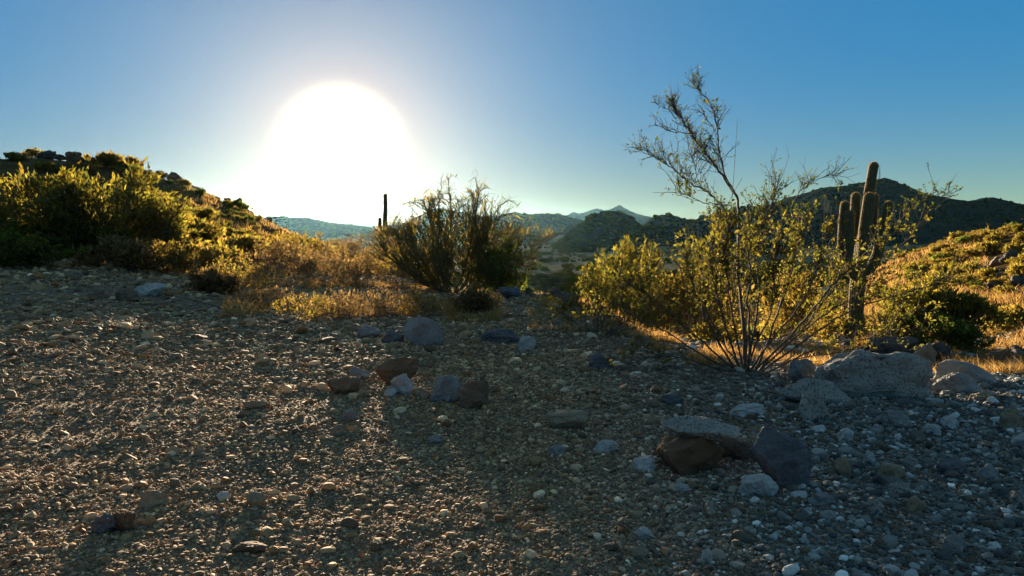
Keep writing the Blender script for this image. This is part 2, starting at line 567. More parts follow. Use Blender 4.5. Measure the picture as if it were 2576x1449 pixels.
def hill(name, prof, Rd, near, far, mat, seed, spur=0.25, rough=0.5, nu=260, nv=70, p=1.25, skew=0.0):
    """a ridge whose crest passes through the picture points prof at range Rd, falling to the valley on both sides"""
    px = np.array([q[0] for q in prof], float)
    Rp = Rd * (1 + skew * ((px - px[0]) / (px[-1] - px[0]) - 0.5))
    pz = np.array([zc(q[0], q[1], r_) for q, r_ in zip(prof, Rp)])
    u = np.linspace(px[0], px[-1], nu)
    dR = (np.interp(u, px, Rp) - Rd)[None, :]
    crest = np.interp(u, px, pz)
    for _ in range(2):
        g = np.pad(crest, 1, 'edge')
        crest = (g[:-2] + 2 * g[1:-1] + g[2:]) / 4
    a = np.arctan2((u - 1288) / F, math.cos(PITCH))
    edge = np.clip(np.minimum(u - u[0], u[-1] - u) / (0.10 * (u[-1] - u[0])), 0, 1)
    edge = edge * edge * (3 - 2 * edge)
    base = VZ * 0.6 - 3.0
    crest = base + (crest - base) * edge
    vf = np.linspace(0, 1, nv)
    vb = np.linspace(0, 1, nv // 2)[1:]
    r = np.concatenate([Rd - near * (1 - vf), Rd + far * vb])
    s = np.concatenate([vf, 1 - vb])
    s = np.where(np.arange(len(s)) < nv, s ** p, s ** 1.1)
    A, RR = np.meshgrid(a, r)
    RR = RR + dR
    Sh = s[:, None] * np.ones_like(A)
    x, y = RR * np.sin(A), RR * np.cos(A)
    H = (crest - base)[None, :]
    L = (crest.max() - base)
    w = x / L
    q = y / L
    rid = 1 - np.abs(fbm(P3((w * 1.6 + 0.25 * fbm(P3(w.ravel() * 2, q.ravel() * 2), 2, seed + 5).reshape(w.shape)).ravel(), (q * 0.55).ravel()), 3, seed)).reshape(w.shape)
    mask = 4 * Sh * (1 - Sh)
    z = base + H * (Sh + spur * (rid - 0.62) * mask)
    z += rough * fbm(P3(x.ravel() * 0.035, y.ravel() * 0.035), 4, seed + 9).reshape(x.shape) * np.clip(0.25 + mask, 0, 1) * (H / L) * 2.0
    z += rough * 0.35 * np.maximum(0, fbm(P3(x.ravel() * .22, y.ravel() * .22), 2, seed + 2)).reshape(x.shape) * (H / L)
    V = np.stack([x.ravel(), y.ravel(), z.ravel()], -1)
    n = nu
    i, j = np.meshgrid(np.arange(len(r) - 1), np.arange(n - 1), indexing='ij')
    Fq = np.stack([i * n + j, i * n + j + 1, (i + 1) * n + j + 1, (i + 1) * n + j], -1).reshape(-1, 4)
    if Rd < 2000:
        HILLS.append((V.reshape(len(r), n, 3)[:nv + 4], Rd))
    return tag(link(name, mesh_np(name, V, Fq, mat, smooth=True)), kind='structure')


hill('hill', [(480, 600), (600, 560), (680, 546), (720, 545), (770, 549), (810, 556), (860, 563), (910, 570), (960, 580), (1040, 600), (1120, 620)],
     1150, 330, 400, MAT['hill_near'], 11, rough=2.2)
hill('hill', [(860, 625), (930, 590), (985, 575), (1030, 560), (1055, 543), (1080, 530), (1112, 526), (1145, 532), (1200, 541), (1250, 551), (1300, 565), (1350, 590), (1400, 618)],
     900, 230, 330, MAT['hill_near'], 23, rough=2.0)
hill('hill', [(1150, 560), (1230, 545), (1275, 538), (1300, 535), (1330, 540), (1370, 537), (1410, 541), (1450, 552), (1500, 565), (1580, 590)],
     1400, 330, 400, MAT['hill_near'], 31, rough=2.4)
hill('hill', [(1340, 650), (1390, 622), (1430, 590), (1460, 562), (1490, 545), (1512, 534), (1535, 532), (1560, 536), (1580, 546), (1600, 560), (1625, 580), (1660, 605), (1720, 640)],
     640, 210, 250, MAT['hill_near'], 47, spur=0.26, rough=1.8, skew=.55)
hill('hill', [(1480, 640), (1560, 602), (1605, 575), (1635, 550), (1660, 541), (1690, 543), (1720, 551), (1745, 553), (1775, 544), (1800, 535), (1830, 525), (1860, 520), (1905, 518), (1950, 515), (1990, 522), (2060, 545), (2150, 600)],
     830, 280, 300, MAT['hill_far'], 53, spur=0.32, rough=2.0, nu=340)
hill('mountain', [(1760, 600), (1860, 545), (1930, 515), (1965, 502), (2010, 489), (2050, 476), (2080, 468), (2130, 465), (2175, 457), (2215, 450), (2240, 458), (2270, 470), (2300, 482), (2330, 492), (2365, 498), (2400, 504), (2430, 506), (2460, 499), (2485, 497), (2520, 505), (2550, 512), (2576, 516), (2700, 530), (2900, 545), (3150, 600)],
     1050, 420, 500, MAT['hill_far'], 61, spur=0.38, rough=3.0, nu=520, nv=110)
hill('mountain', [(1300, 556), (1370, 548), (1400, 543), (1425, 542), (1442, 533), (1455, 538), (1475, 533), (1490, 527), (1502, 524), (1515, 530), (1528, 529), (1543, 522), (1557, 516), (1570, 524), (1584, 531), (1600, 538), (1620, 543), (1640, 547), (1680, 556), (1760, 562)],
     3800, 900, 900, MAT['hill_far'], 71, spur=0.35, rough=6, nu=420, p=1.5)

# the air: pale dusty haze, forward scattering
def build_haze():
    V = np.array([[sx * 5600, sy, sz] for sz in (-34, 100) for sy in (-5600, 5600) for sx in (-1, 1)], float)
    Fq = [[0, 2, 3, 1], [4, 5, 7, 6], [0, 1, 5, 4], [2, 6, 7, 3], [0, 4, 6, 2], [1, 3, 7, 5]]
    m = bpy.data.materials.new('dusty_air')
    m.use_nodes = True
    t = m.node_tree
    t.nodes.clear()
    o = t.nodes.new('ShaderNodeOutputMaterial')
    v = t.nodes.new('ShaderNodeVolumePrincipled')
    v.inputs['Color'].default_value = (0.34, 0.74, 1.0, 1)
    v.inputs['Density'].default_value = HAZE
    v.inputs['Anisotropy'].default_value = 0.80
    for k in ('Density Attribute', 'Temperature Attribute', 'Color Attribute'):
        if k in v.inputs:
            v.inputs[k].default_value = ''
    t.links.new(v.outputs[0], o.inputs['Volume'])
    tag(link('haze', mesh_np('haze', V, np.array(Fq), m)), kind='stuff')


HAZE = 0.0000092
build_haze()

# ------------------------------------------------------------------ stones
def ico(n):
    t = (1 + 5 ** .5) / 2
    V = np.array([[-1, t, 0], [1, t, 0], [-1, -t, 0], [1, -t, 0], [0, -1, t], [0, 1, t], [0, -1, -t], [0, 1, -t], [t, 0, -1], [t, 0, 1], [-t, 0, -1], [-t, 0, 1]], float)
    Fc = np.array([[0, 11, 5], [0, 5, 1], [0, 1, 7], [0, 7, 10], [0, 10, 11], [1, 5, 9], [5, 11, 4], [11, 10, 2], [10, 7, 6], [7, 1, 8], [3, 9, 4], [3, 4, 2], [3, 2, 6], [3, 6, 8], [3, 8, 9], [4, 9, 5], [2, 4, 11], [6, 2, 10], [8, 6, 7], [9, 8, 1]])
    V /= np.linalg.norm(V, axis=1)[:, None]
    for _ in range(n):
        E = np.sort(np.concatenate([Fc[:, [0, 1]], Fc[:, [1, 2]], Fc[:, [2, 0]]]), 1)
        U, inv = np.unique(E, axis=0, return_inverse=True)
        inv = inv.ravel()
        M = V[U].mean(1)
        M /= np.linalg.norm(M, axis=1)[:, None]
        m = len(V) + inv.reshape(3, -1)
        V = np.vstack([V, M])
        Fc = np.vstack([np.stack([Fc[:, 0], m[0], m[2]], 1), np.stack([Fc[:, 1], m[1], m[0]], 1), np.stack([Fc[:, 2], m[2], m[1]], 1), np.stack([m[0], m[1], m[2]], 1)])
    return V, Fc


ICO = [ico(k) for k in range(6)]


def rock_shape(rng, lev=4, cuts=9, rough=0.10, depth=(0.55, 0.9), box=0.35):
    """an angular boulder: a lumpy ball cut by random planes, then weathered"""
    V, Fc = ICO[lev]
    V = V.copy()
    q = 1.0 - box * 0.55
    V = np.sign(V) * np.abs(V) ** q
    V = V * (1 + 0.22 * fbm(V * 1.3 + rng.uniform(0, 90, 3), 2, rng.integers(1e6)))[:, None]
    for _ in range(cuts):
        n = rng.normal(size=3)
        n /= np.linalg.norm(n)
        d = rng.uniform(*depth)
        k = np.maximum(0, V @ n - d)
        V = V - 0.93 * k[:, None] * n
    off = rng.uniform(0, 90, 3)
    nrm = V / np.linalg.norm(V, axis=1)[:, None]
    V = V + nrm * (rough * (fbm(V * 2.6 + off, 5, rng.integers(1e6), 0.55)))[:, None]
    V -= (V.max(0) + V.min(0)) / 2
    return V / ((V.max(0) - V.min(0)) / 2), Fc


def rock(name, label, px, pyb, w, h, mat, seed, deep=0.8, tilt=0.0, roll=0.0, spin=None, cuts=11, rough=0.13, lev=5, depth=(0.5, 0.88), sink=0.30,
         group=None, lift=0.0, box=0.35, on=None, near=None):
    """a stone whose foot is seen at px, pyb and that measures w by h picture units"""
    rng = np.random.default_rng(seed)
    p = on_ground(px, pyb) if on is None else at(px, pyb, on)
    if near is not None:
        p = at(px, pyb, near)
        p[2] = gz(p[0], p[1])
    D = np.linalg.norm(p - CAM)
    W, H = w * D / F, h * D / F
    V, Fc = rock_shape(rng, lev, cuts, rough, depth, box)
    a = rng.uniform(0, 6.28) if spin is None else spin
    ca, sa = math.cos(a), math.sin(a)
    V = V @ np.array([[ca, -sa, 0], [sa, ca, 0], [0, 0, 1]]).T
    V = V / np.abs(V).max(0)
    Dp = W * deep
    V = V * np.array([W / 2, Dp / 2, H * (1 + sink) / 2])
    for ang_, ax in ((tilt, 1), (roll, 0)):
        c, s = math.cos(ang_), math.sin(ang_)
        Rm = np.array([[c, 0, s], [0, 1, 0], [-s, 0, c]]) if ax == 1 else np.array([[1, 0, 0], [0, c, -s], [0, s, c]])
        V = V @ Rm.T
    V[:, 2] -= V[:, 2].min() + H * sink
    q = p / np.linalg.norm(p[:2]) * 1.0
    loc = np.array([p[0] + q[0] * Dp * 0.35, p[1] + q[1] * Dp * 0.35, 0.0])
    loc[2] = (gz(loc[0], loc[1]) if on is None else p[2]) + lift
    me = mesh_np(name, V, Fc, MAT[mat], smooth=True)
    me.set_sharp_from_angle(angle=R(32))
    o = link(name, me, loc=loc)
    return tag(o, label, 'rock', group)


SLOPE_G = 'stones lying about on the dark gravel'
# name, label, px, foot row, width, height, material, options
ROCKS = [
    ('boulder', 'long pale pitted boulder, the largest, lying flat beside the tall creosote bush', 2185, 1000, 272, 104, 'pale', dict(deep=.5, cuts=4, rough=.085, lev=5, spin=0.0, tilt=.04, depth=(.8, .98), box=1.0)),
    ('boulder', 'dark rounded block tucked behind the tip of the long pitted boulder', 2016, 968, 66, 62, 'grey', dict(deep=.8)),
    ('rock_slab', 'pale pitted slab half under the near end of the long boulder', 2035, 1016, 190, 50, 'pale', dict(deep=.6, lev=5, rough=.07, tilt=.12, spin=.3)),
    ('rock', 'upright pitted lump standing against the pale slab below the long boulder', 2046, 1062, 82, 76, 'pale', dict(deep=.7, rough=.13)),
    ('rock_slab', 'grey pointed slab leaning beside the far end of the long boulder', 2428, 968, 140, 62, 'grey', dict(deep=.5, cuts=15, rough=.05, tilt=.42, lev=5, depth=(.5, .8))),
    ('rock', 'low grey rock filling the gap between the long boulder and the leaning slab', 2385, 992, 120, 50, 'grey', dict(deep=.7)),
    ('boulder', 'dark humped boulder in front of the dry golden grass', 2248, 912, 130, 60, 'dark', dict(deep=.7, cuts=11)),
    ('rock', 'jagged tan rock with a sunlit edge between dark boulders', 2325, 935, 64, 66, 'tan', dict(deep=.6, cuts=13, tilt=-.3)),
    ('boulder', 'dark block behind the jagged tan rock', 2350, 915, 70, 50, 'dark', dict(deep=.7)),
    ('rock_slab', 'thin slab leaning over in front of the golden grass', 2158, 902, 58, 52, 'slate', dict(deep=.3, cuts=12, tilt=.75)),
    ('rock', 'dark wedge of rock with an orange sunlit rim at the picture edge', 2518, 930, 92, 40, 'rust', dict(deep=.5, tilt=-.3, cuts=12)),
    ('rock', 'small squarish tan rock at the picture edge by the wedge', 2562, 946, 50, 36, 'tan', dict(deep=.8)),
    ('rock', 'flat tan stone catching the sun below the leaning grey slab', 2470, 1010, 60, 22, 'tan', dict(deep=.7)),
    ('rock', 'squat brown red block with a pale slab resting on it', 1735, 1192, 168, 92, 'rust', dict(deep=.75, cuts=12, lev=5, rough=.06, box=.6, depth=(.6, .85))),
    ('rock', 'pale bluish pitted stone beside the brown red block, on its left', 1622, 1188, 70, 36, 'white', dict(deep=.8)),
    ('rock_slab', 'large dark slaty slab leaning in the gravel behind a white stone', 1968, 1232, 190, 106, 'slate', dict(deep=.5, cuts=14, lev=5, rough=.08, tilt=.42, spin=2.1, depth=(.5, .8), box=.3)),
    ('rock', 'white pitted stone in front of the dark slaty slab', 1902, 1252, 102, 50, 'white', dict(deep=.7, rough=.12)),
    ('rock', 'small white stone left of the squat brown red block', 1524, 1141, 62, 32, 'white', dict(deep=.8)),
    ('rock_slab', 'flat pale slab alone on gravel above the block with the resting slab', 1876, 1047, 98, 26, 'white', dict(deep=.6)),
    ('rock_slab', 'small flat pale slab behind the dark slaty slab', 1918, 1118, 72, 20, 'tan', dict(deep=.7)),
    ('rock', 'sunlit cream stone alone in the blue shadowed gravel', 1428, 1082, 108, 40, 'tan', dict(deep=.7, tilt=-.12, lev=5, rough=.08)),
    ('boulder', 'round brown boulder, the right one of a touching pair', 1196, 1030, 86, 72, 'brown', dict(deep=.9, lev=5, cuts=10, depth=(.7, .95), rough=.09)),
    ('boulder', 'grey angular boulder, the left one of a touching pair', 1126, 1014, 88, 66, 'grey', dict(deep=.8, lev=5, cuts=12)),
    ('rock', 'whitish grey upright stone next to a tilted brown slab', 1012, 992, 60, 50, 'white', dict(deep=.7, cuts=8)),
    ('rock_slab', 'brown slab tilted up at one end behind the whitish upright stone', 1006, 968, 110, 64, 'brown', dict(deep=.5, tilt=-.45, lev=5, cuts=11)),
    ('rock', 'low layered tan rock left of the tilted brown slab', 868, 992, 92, 42, 'brown', dict(deep=.6, cuts=8)),
    ('rock', 'little grey flat stone behind the low layered rock', 906, 955, 56, 22, 'grey', dict(deep=.7, tilt=.25)),
    ('rock', 'small tan stone in the gap before the touching boulders', 1062, 1004, 48, 26, 'tan', dict(deep=.8)),
    ('rock', 'tiny pale stone at the foot of the whitish upright stone', 984, 1002, 34, 22, 'white', dict(deep=.8)),
    ('boulder', 'big triangular grey boulder at the edge of the brush', 1066, 868, 108, 72, 'grey', dict(deep=.6, lev=5, cuts=12, rough=.06)),
    ('rock', 'grey blue rock left of the triangular boulder', 932, 852, 64, 34, 'grey', dict(deep=.8)),
    ('rock', 'second low grey rock touching the triangular boulder on its left', 988, 864, 58, 32, 'slate', dict(deep=.8)),
    ('rock_slab', 'broad flat topped slab in shadow right of the triangular boulder', 1258, 862, 104, 32, 'slate', dict(deep=.6, cuts=10)),
    ('rock', 'pointed pale stone in front of the flat topped slab', 1326, 884, 48, 38, 'white', dict(deep=.6, cuts=12)),
    ('rock_slab', 'bluish slab tilted in the shadowed gravel left of the tall creosote', 1510, 930, 78, 34, 'slate', dict(deep=.6, tilt=.3)),
    ('rock', 'dark pointed rock on the ledge beside the small barrel cactus', 1286, 762, 80, 28, 'slate', dict(deep=.7, tilt=.2, near=15.6)),
    ('rock', 'dark block at the lip of the ledge by the middle bush', 1390, 765, 62, 30, 'dark', dict(deep=.7, near=15.4)),
    ('rock', 'blue grey block on the ledge under the middle bush', 1440, 788, 56, 36, 'slate', dict(deep=.7, near=14.2)),
    ('rock_slab', 'pale flat slab on the brown slope near the dry brush', 374, 745, 82, 30, 'white', dict(deep=.6)),
    ('rock', 'brown rock beside the pale flat slab on the slope', 322, 758, 52, 30, 'brown', dict(deep=.8)),
    ('rock', 'dull brown boulder under the brush uphill of the pale slab', 318, 672, 56, 34, 'brown', dict(deep=.8)),
    ('rock', 'grey tilted slab uphill of the pale slab beside the brown boulder', 352, 680, 40, 34, 'grey', dict(deep=.5, tilt=.5)),
    ('rock', 'yellowish stone alone high on the brown slope', 190, 700, 36, 18, 'tan', dict(deep=.7)),
    ('rock', 'pale stone standing out in the middle of the brown slope', 196, 800, 40, 16, 'tan', dict(deep=.7)),
    ('rock', 'flat brownish slab downhill of the dry brush', 240, 752, 60, 16, 'brown', dict(deep=.7)),
    ('rock_slab', 'thin pale slab alone on the gravel with a long shadow', 646, 1030, 72, 22, 'tan', dict(deep=.6)),
    ('rock', 'small upright grey stone on gravel left of the boulder pair', 878, 1060, 40, 26, 'grey', dict(deep=.7)),
    ('rock', 'small pinkish stone below the upright grey one', 846, 1094, 44, 22, 'tan', dict(deep=.7)),
    ('rock', 'small dull stone on gravel below the boulder pair', 1096, 1118, 42, 20, 'grey', dict(deep=.7)),
    ('rock', 'flattish tan stone on the gravel near a two stone group', 390, 1274, 72, 30, 'tan', dict(deep=.7)),
    ('rock', 'dark stone with a sunlit orange face, right of its twin', 312, 1338, 58, 44, 'rust', dict(deep=.8)),
    ('rock', 'dark bluish stone, left of the orange faced stone', 264, 1344, 48, 42, 'slate', dict(deep=.8)),
    ('rock', 'sunlit tan wedge shaped stone on the fine gravel', 644, 1276, 60, 28, 'tan', dict(deep=.6, cuts=12)),
    ('rock', 'small grey stone uphill of the sunlit tan wedge', 562, 1258, 36, 16, 'white', dict(deep=.7)),
    ('rock', 'low reddish slab flush with the gravel at the bottom', 630, 1392, 90, 16, 'rust', dict(deep=.6)),
    ('rock', 'white stone on the fine gravel near the bottom', 1617, 1360, 46, 26, 'white', dict(deep=.8)),
    ('rock', 'brown and tan stone below the white stone near the bottom', 1602, 1408, 56, 26, 'tan', dict(deep=.8)),
    ('rock', 'narrow upright white stone right of the brown and tan one', 1776, 1418, 30, 34, 'white', dict(deep=.8)),
    ('rock', 'clean white stone by itself in the dark gravel above the scattered ones', 2124, 1112, 46, 30, 'white', dict(deep=.8)),
    ('rock', 'rounded tan stone among smaller ones in dark gravel', 2234, 1214, 62, 42, 'tan', dict(deep=.9)),
    ('rock', 'tan lump left of the rounded tan stone', 2120, 1202, 46, 46, 'tan', dict(deep=.8)),
    ('rock', 'bluish stone with a flat top right of the rounded tan stone', 2392, 1202, 60, 38, 'slate', dict(deep=.7)),
    ('rock', 'wedge shaped grey stone below the end of the long boulder', 2252, 1078, 64, 40, 'grey', dict(deep=.7)),
    ('rock', 'pale cube like stone uphill of the wedge shaped grey stone', 2390, 1078, 42, 28, 'white', dict(deep=.8)),
    ('rock', 'small pale stone below the pale cube like one', 2344, 1096, 38, 26, 'white', dict(deep=.8)),
    ('rock', 'rough tan rock at the picture edge in dark gravel', 2540, 1080, 50, 46, 'tan', dict(deep=.8)),
    ('rock', 'pale rock cut by the picture edge below the rough tan one', 2570, 1130, 52, 36, 'white', dict(deep=.8)),
    ('rock', 'grey lumpy stone low at the picture edge', 2478, 1206, 46, 30, 'grey', dict(deep=.8)),
    ('rock', 'pale stone in a loose row of three in the dark gravel', 2196, 1300, 50, 36, 'pale', dict(deep=.8)),
    ('rock', 'tan stone ending the loose row of three', 2300, 1292, 44, 36, 'tan', dict(deep=.8)),
    ('rock', 'pale double lump stone below the rounded tan stone', 2262, 1252, 60, 34, 'pale', dict(deep=.8)),
    ('rock', 'grey stone low in the picture right of the loose row', 2400, 1396, 60, 40, 'grey', dict(deep=.8)),
    ('rock', 'small pointed stone right of the dark slaty slab foot', 2075, 1274, 50, 28, 'grey', dict(deep=.7)),
    ('rock', 'pale pointed stone above the tan lump', 2186, 1166, 32, 30, 'white', dict(deep=.7, cuts=12)),
    ('rock', 'white stone on gravel just left of the white pitted one', 1716, 1240, 34, 24, 'white', dict(deep=.8)),
    ('rock', 'flat grey stone among gravel below the flat topped slab', 1400, 1150, 44, 26, 'grey', dict(deep=.8)),
    ('rock', 'pale stone at the picture edge beside the long row', 2556, 1278, 46, 34, 'pale', dict(deep=.8)),
    ('rock', 'dull stone half sunk in the shadowed gravel under the creosote', 1690, 1020, 60, 24, 'slate', dict(deep=.8)),
    ('rock', 'tan slab under the low twigs of the tall creosote', 1580, 868, 40, 16, 'tan', dict(deep=.8)),
]
for k, (nm, lab, px, pb, w, h, mt, opt) in enumerate(ROCKS):
    rock(nm, lab, px, pb, w, h, mt, 100 + k, **opt)
# the pale slab lying on the brown red block
_p = on_ground(1735, 1192)
_D = np.linalg.norm(_p - CAM)
rock('rock_slab', 'pale pitted slab resting on top of the squat brown red block', 1765, 1192, 196, 50, 'pale', 777, deep=.5, lev=5, rough=.07, cuts=8, sink=0.0, lift=74 * _D / F, tilt=.06, spin=.1)
rock('rock', 'dark rock wedged under the overhang of the resting pale slab', 1858, 1165, 110, 50, 'dark', 778, deep=.5)

# boulders along the crest of the brushy hill
CREST = [(34, 396, 44, 14), (118, 397, 56, 20), (152, 398, 34, 10), (188, 402, 52, 20), (222, 408, 40, 14), (262, 414, 36, 12), (346, 428, 40, 26), (372, 438, 30, 12), (404, 444, 34, 16), (436, 450, 36, 18),
         (458, 466, 34, 24), (484, 480, 32, 14), (512, 494, 30, 14), (546, 507, 24, 14), (572, 516, 26, 20), (588, 520, 22, 12), (628, 540, 26, 12), (654, 552, 24, 12), (676, 560, 24, 12)]
for k, (px, pb, w, h) in enumerate(CREST):
    p = at(px, pb, 60.5 * math.cos(az_of(px)))
    z = gz(p[0], p[1])
    w, h = w * .8, h * .9
    o = rock('boulder', 'dark rounded boulder standing out on the crest of the brushy hill', px, pb, w, h, 'dark' if k % 3 else 'brown', 400 + k, deep=.8, lev=4, sink=.6, rough=.16, group='boulders along the hill crest', on=60.0 * math.cos(az_of(px)), cuts=12)
    o.location.z = min(o.location.z, gz(o.location.x, o.location.y) - 0.02) if o.location.z > z + .6 else o.location.z
# dark rocks on the sunlit hillside
for k, (px, pb, w, h) in enumerate([(2510, 668, 40, 20), (2540, 660, 46, 26), (2562, 690, 44, 24), (2480, 690, 34, 16), (2530, 706, 40, 18), (2565, 720, 40, 20), (2455, 676, 26, 12), (2500, 728, 34, 14)]):
    rock('boulder', 'dark boulder in the rocky patch of the sunlit brushy hillside', px, pb, w, h, 'dark' if k % 2 else 'brown', 440 + k, deep=.9, lev=3, group='boulders on the sunlit hillside', cuts=7)


# ---- loose gravel: nobody could count it
def gravel():
    rng = np.random.default_rng(5)
    protos1 = [rock_shape(rng, 1, 7, .05)[0] for _ in range(10)]
    protos0 = [rock_shape(rng, 0, 0, .16)[0] for _ in range(10)]
    Fc1, Fc0 = ICO[1][1], ICO[0][1]

    def scatter(n, r0, r1, power, med, spread, smax, protos, Fc, flat, arc=(-0.88, 0.88)):
        n = int(n * (1.33 if arc[1] > .8 else 1))
        u = rng.uniform(0, 1, n)
        r = (r0 ** power + u * (r1 ** power - r0 ** power)) ** (1 / power)
        a = rng.uniform(arc[0], arc[1], n)
        x, y = r * np.sin(a), r * np.cos(a)
        patch = fbm(P3(x * .5, y * .5), 3, 41)
        keep = rng.uniform(0, 1, n) < np.clip(0.66 + 0.5 * patch, 0.36, 1)
        x, y, r, a = x[keep], y[keep], r[keep], a[keep]
        n = len(x)
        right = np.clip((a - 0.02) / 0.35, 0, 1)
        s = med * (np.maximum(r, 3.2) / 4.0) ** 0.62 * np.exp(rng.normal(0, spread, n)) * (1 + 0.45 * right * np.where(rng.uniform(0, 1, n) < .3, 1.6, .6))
        s = np.minimum(s, smax * (r / 6) ** .5)
        z = land(x, y)
        k = rng.integers(0, len(protos), n)
        P = np.array(protos)[k]
        ax = s[:, None] * np.stack([rng.uniform(.75, 1.35, n), rng.uniform(.65, 1.1, n), rng.uniform(flat[0], flat[1], n)], 1)
        P = P * ax[:, None, :]
        tl = rng.normal(0, .28, n)
        c, sn = np.cos(tl)[:, None], np.sin(tl)[:, None]
        X, Z = P[..., 0] * c + P[..., 2] * sn, -P[..., 0] * sn + P[..., 2] * c
        th = rng.uniform(0, 6.28, n)
        c, sn = np.cos(th)[:, None], np.sin(th)[:, None]
        X, Y = X * c - P[..., 1] * sn, X * sn + P[..., 1] * c
        V = np.stack([X + x[:, None], Y + y[:, None], Z + (z + ax[:, 2] * rng.uniform(.15, .6, n))[:, None]], -1)
        nv = P.shape[1]
        Fa = (Fc[None] + (np.arange(n) * nv)[:, None, None]).reshape(-1, 3)
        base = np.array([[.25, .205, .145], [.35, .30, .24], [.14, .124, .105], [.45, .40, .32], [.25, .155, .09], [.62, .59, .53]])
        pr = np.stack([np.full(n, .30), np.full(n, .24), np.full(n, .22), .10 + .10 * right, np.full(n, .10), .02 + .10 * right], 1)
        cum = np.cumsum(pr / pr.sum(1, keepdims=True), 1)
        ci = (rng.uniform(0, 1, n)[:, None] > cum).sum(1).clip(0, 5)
        col = base[ci] * np.exp(rng.normal(0, .25, n))[:, None] * (np.array([[1.45, 1.10, .72]]) * (1 - right[:, None]) + np.where((ci < 5)[:, None], np.array([[.56, .66, .74]]), np.array([[.92, .97, 1.0]])) * right[:, None])  # left stones browner and tinted with warm glow, right ones darkened for shade
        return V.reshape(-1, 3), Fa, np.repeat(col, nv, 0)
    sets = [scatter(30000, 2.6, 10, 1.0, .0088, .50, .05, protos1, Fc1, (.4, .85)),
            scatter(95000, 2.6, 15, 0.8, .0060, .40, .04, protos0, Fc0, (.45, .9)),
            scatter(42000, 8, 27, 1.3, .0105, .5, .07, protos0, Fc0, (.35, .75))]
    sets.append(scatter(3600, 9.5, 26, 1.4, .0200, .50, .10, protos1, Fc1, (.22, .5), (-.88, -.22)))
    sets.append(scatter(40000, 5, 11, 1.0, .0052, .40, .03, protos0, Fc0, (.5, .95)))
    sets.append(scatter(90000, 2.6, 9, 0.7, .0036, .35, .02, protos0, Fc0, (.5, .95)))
    Vs, Fs, Cs, o = [], [], [], 0
    for V, Fa, col in sets:
        Vs.append(V); Fs.append(Fa + o); Cs.append(col); o += len(V)
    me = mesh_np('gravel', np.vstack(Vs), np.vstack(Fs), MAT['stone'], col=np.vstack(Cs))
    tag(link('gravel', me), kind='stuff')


gravel()

# ------------------------------------------------------------------ plant building
def tubes(segs, sides=4):
    """segs: array (n, 8) of start, end, start radius, end radius -> vertices and quads"""
    s = np.asarray(segs, float)
    a, b, r0, r1 = s[:, 0:3], s[:, 3:6], s[:, 6], s[:, 7]
    d = b - a
    L = np.linalg.norm(d, axis=1)[:, None]
    d = d / np.maximum(L, 1e-9)
    ref = np.where(np.abs(d[:, 2:3]) < 0.9, np.array([[0, 0, 1.0]]), np.array([[1.0, 0, 0]]))
    u = np.cross(d, ref)
    u /= np.linalg.norm(u, axis=1)[:, None]
    v = np.cross(d, u)
    th = np.arange(sides) * 2 * math.pi / sides
    c = np.cos(th)[None, :, None] * u[:, None] + np.sin(th)[None, :, None] * v[:, None]
    V0 = a[:, None] + c * r0[:, None, None]
    V1 = b[:, None] + d[:, None] * np.minimum(r1, r0)[:, None, None] * .5 + c * r1[:, None, None]
    V = np.concatenate([V0, V1], 1).reshape(-1, 3)
    k = np.arange(sides)
    q = np.stack([k, (k + 1) % sides, (k + 1) % sides + sides, k + sides], 1)
    Fq = (q[None] + (np.arange(len(s)) * 2 * sides)[:, None, None]).reshape(-1, 4)
    return V, Fq


def leaves(rng, P, size, aspect=2.0, axis=None, spread=1.0, palette=None, fold=True):
    """small leaf faces at the points P -> vertices, triangles or quads, colours"""
    n = len(P)
    d = rng.normal(size=(n, 3)) * spread
    if axis is not None:
        d = d + axis
    d /= np.maximum(np.linalg.norm(d, axis=1), 1e-9)[:, None]
    w = np.cross(d, rng.normal(size=(n, 3)))
    w /= np.maximum(np.linalg.norm(w, axis=1), 1e-9)[:, None]
    s = np.asarray(size) * np.exp(rng.normal(0, .42, n))[:, None]
    tip = P + d * s * aspect
    m = P + d * s * aspect * .5
    V = np.stack([P, m + w * s * .5, tip, m - w * s * .5], 1).reshape(-1, 3)
    Fq = np.arange(n * 4).reshape(-1, 4)
    pal = np.asarray(palette, float)
    col = pal[rng.integers(0, len(pal), n)] * np.exp(rng.normal(0, .22, n))[:, None]
    return V, Fq, np.repeat(col, 4, 0)


class Branches:
    """a set of bent branches: start a, direction d, length L, bend vector"""

    def __init__(self, a, d, L, bend, r0, r1):
        self.a, self.d, self.L, self.b, self.r0, self.r1 = a, d, L, bend, r0, r1

    def at(self, i, t):
        return self.a[i] + (self.d[i] * t[:, None] + self.b[i] * (t ** 2)[:, None]) * self.L[i][:, None]

    def dir(self, i, t):
        v = self.d[i] + 2 * self.b[i] * t[:, None]
        return v / np.linalg.norm(v, axis=1)[:, None]

    def segs(self, n):
        idx = np.arange(len(self.a))
        out = []
        for k in range(n):
            t0, t1 = np.full(len(idx), k / n), np.full(len(idx), (k + 1) / n)
            p0, p1 = self.at(idx, t0), self.at(idx, t1)
            ra = self.r0 + (self.r1 - self.r0) * k / n
            rb = self.r0 + (self.r1 - self.r0) * (k + 1) / n
            out.append(np.column_stack([p0, p1, ra, rb]))
        return np.vstack(out)


def unit(v):
    return v / np.maximum(np.linalg.norm(v, axis=-1, keepdims=True), 1e-9)


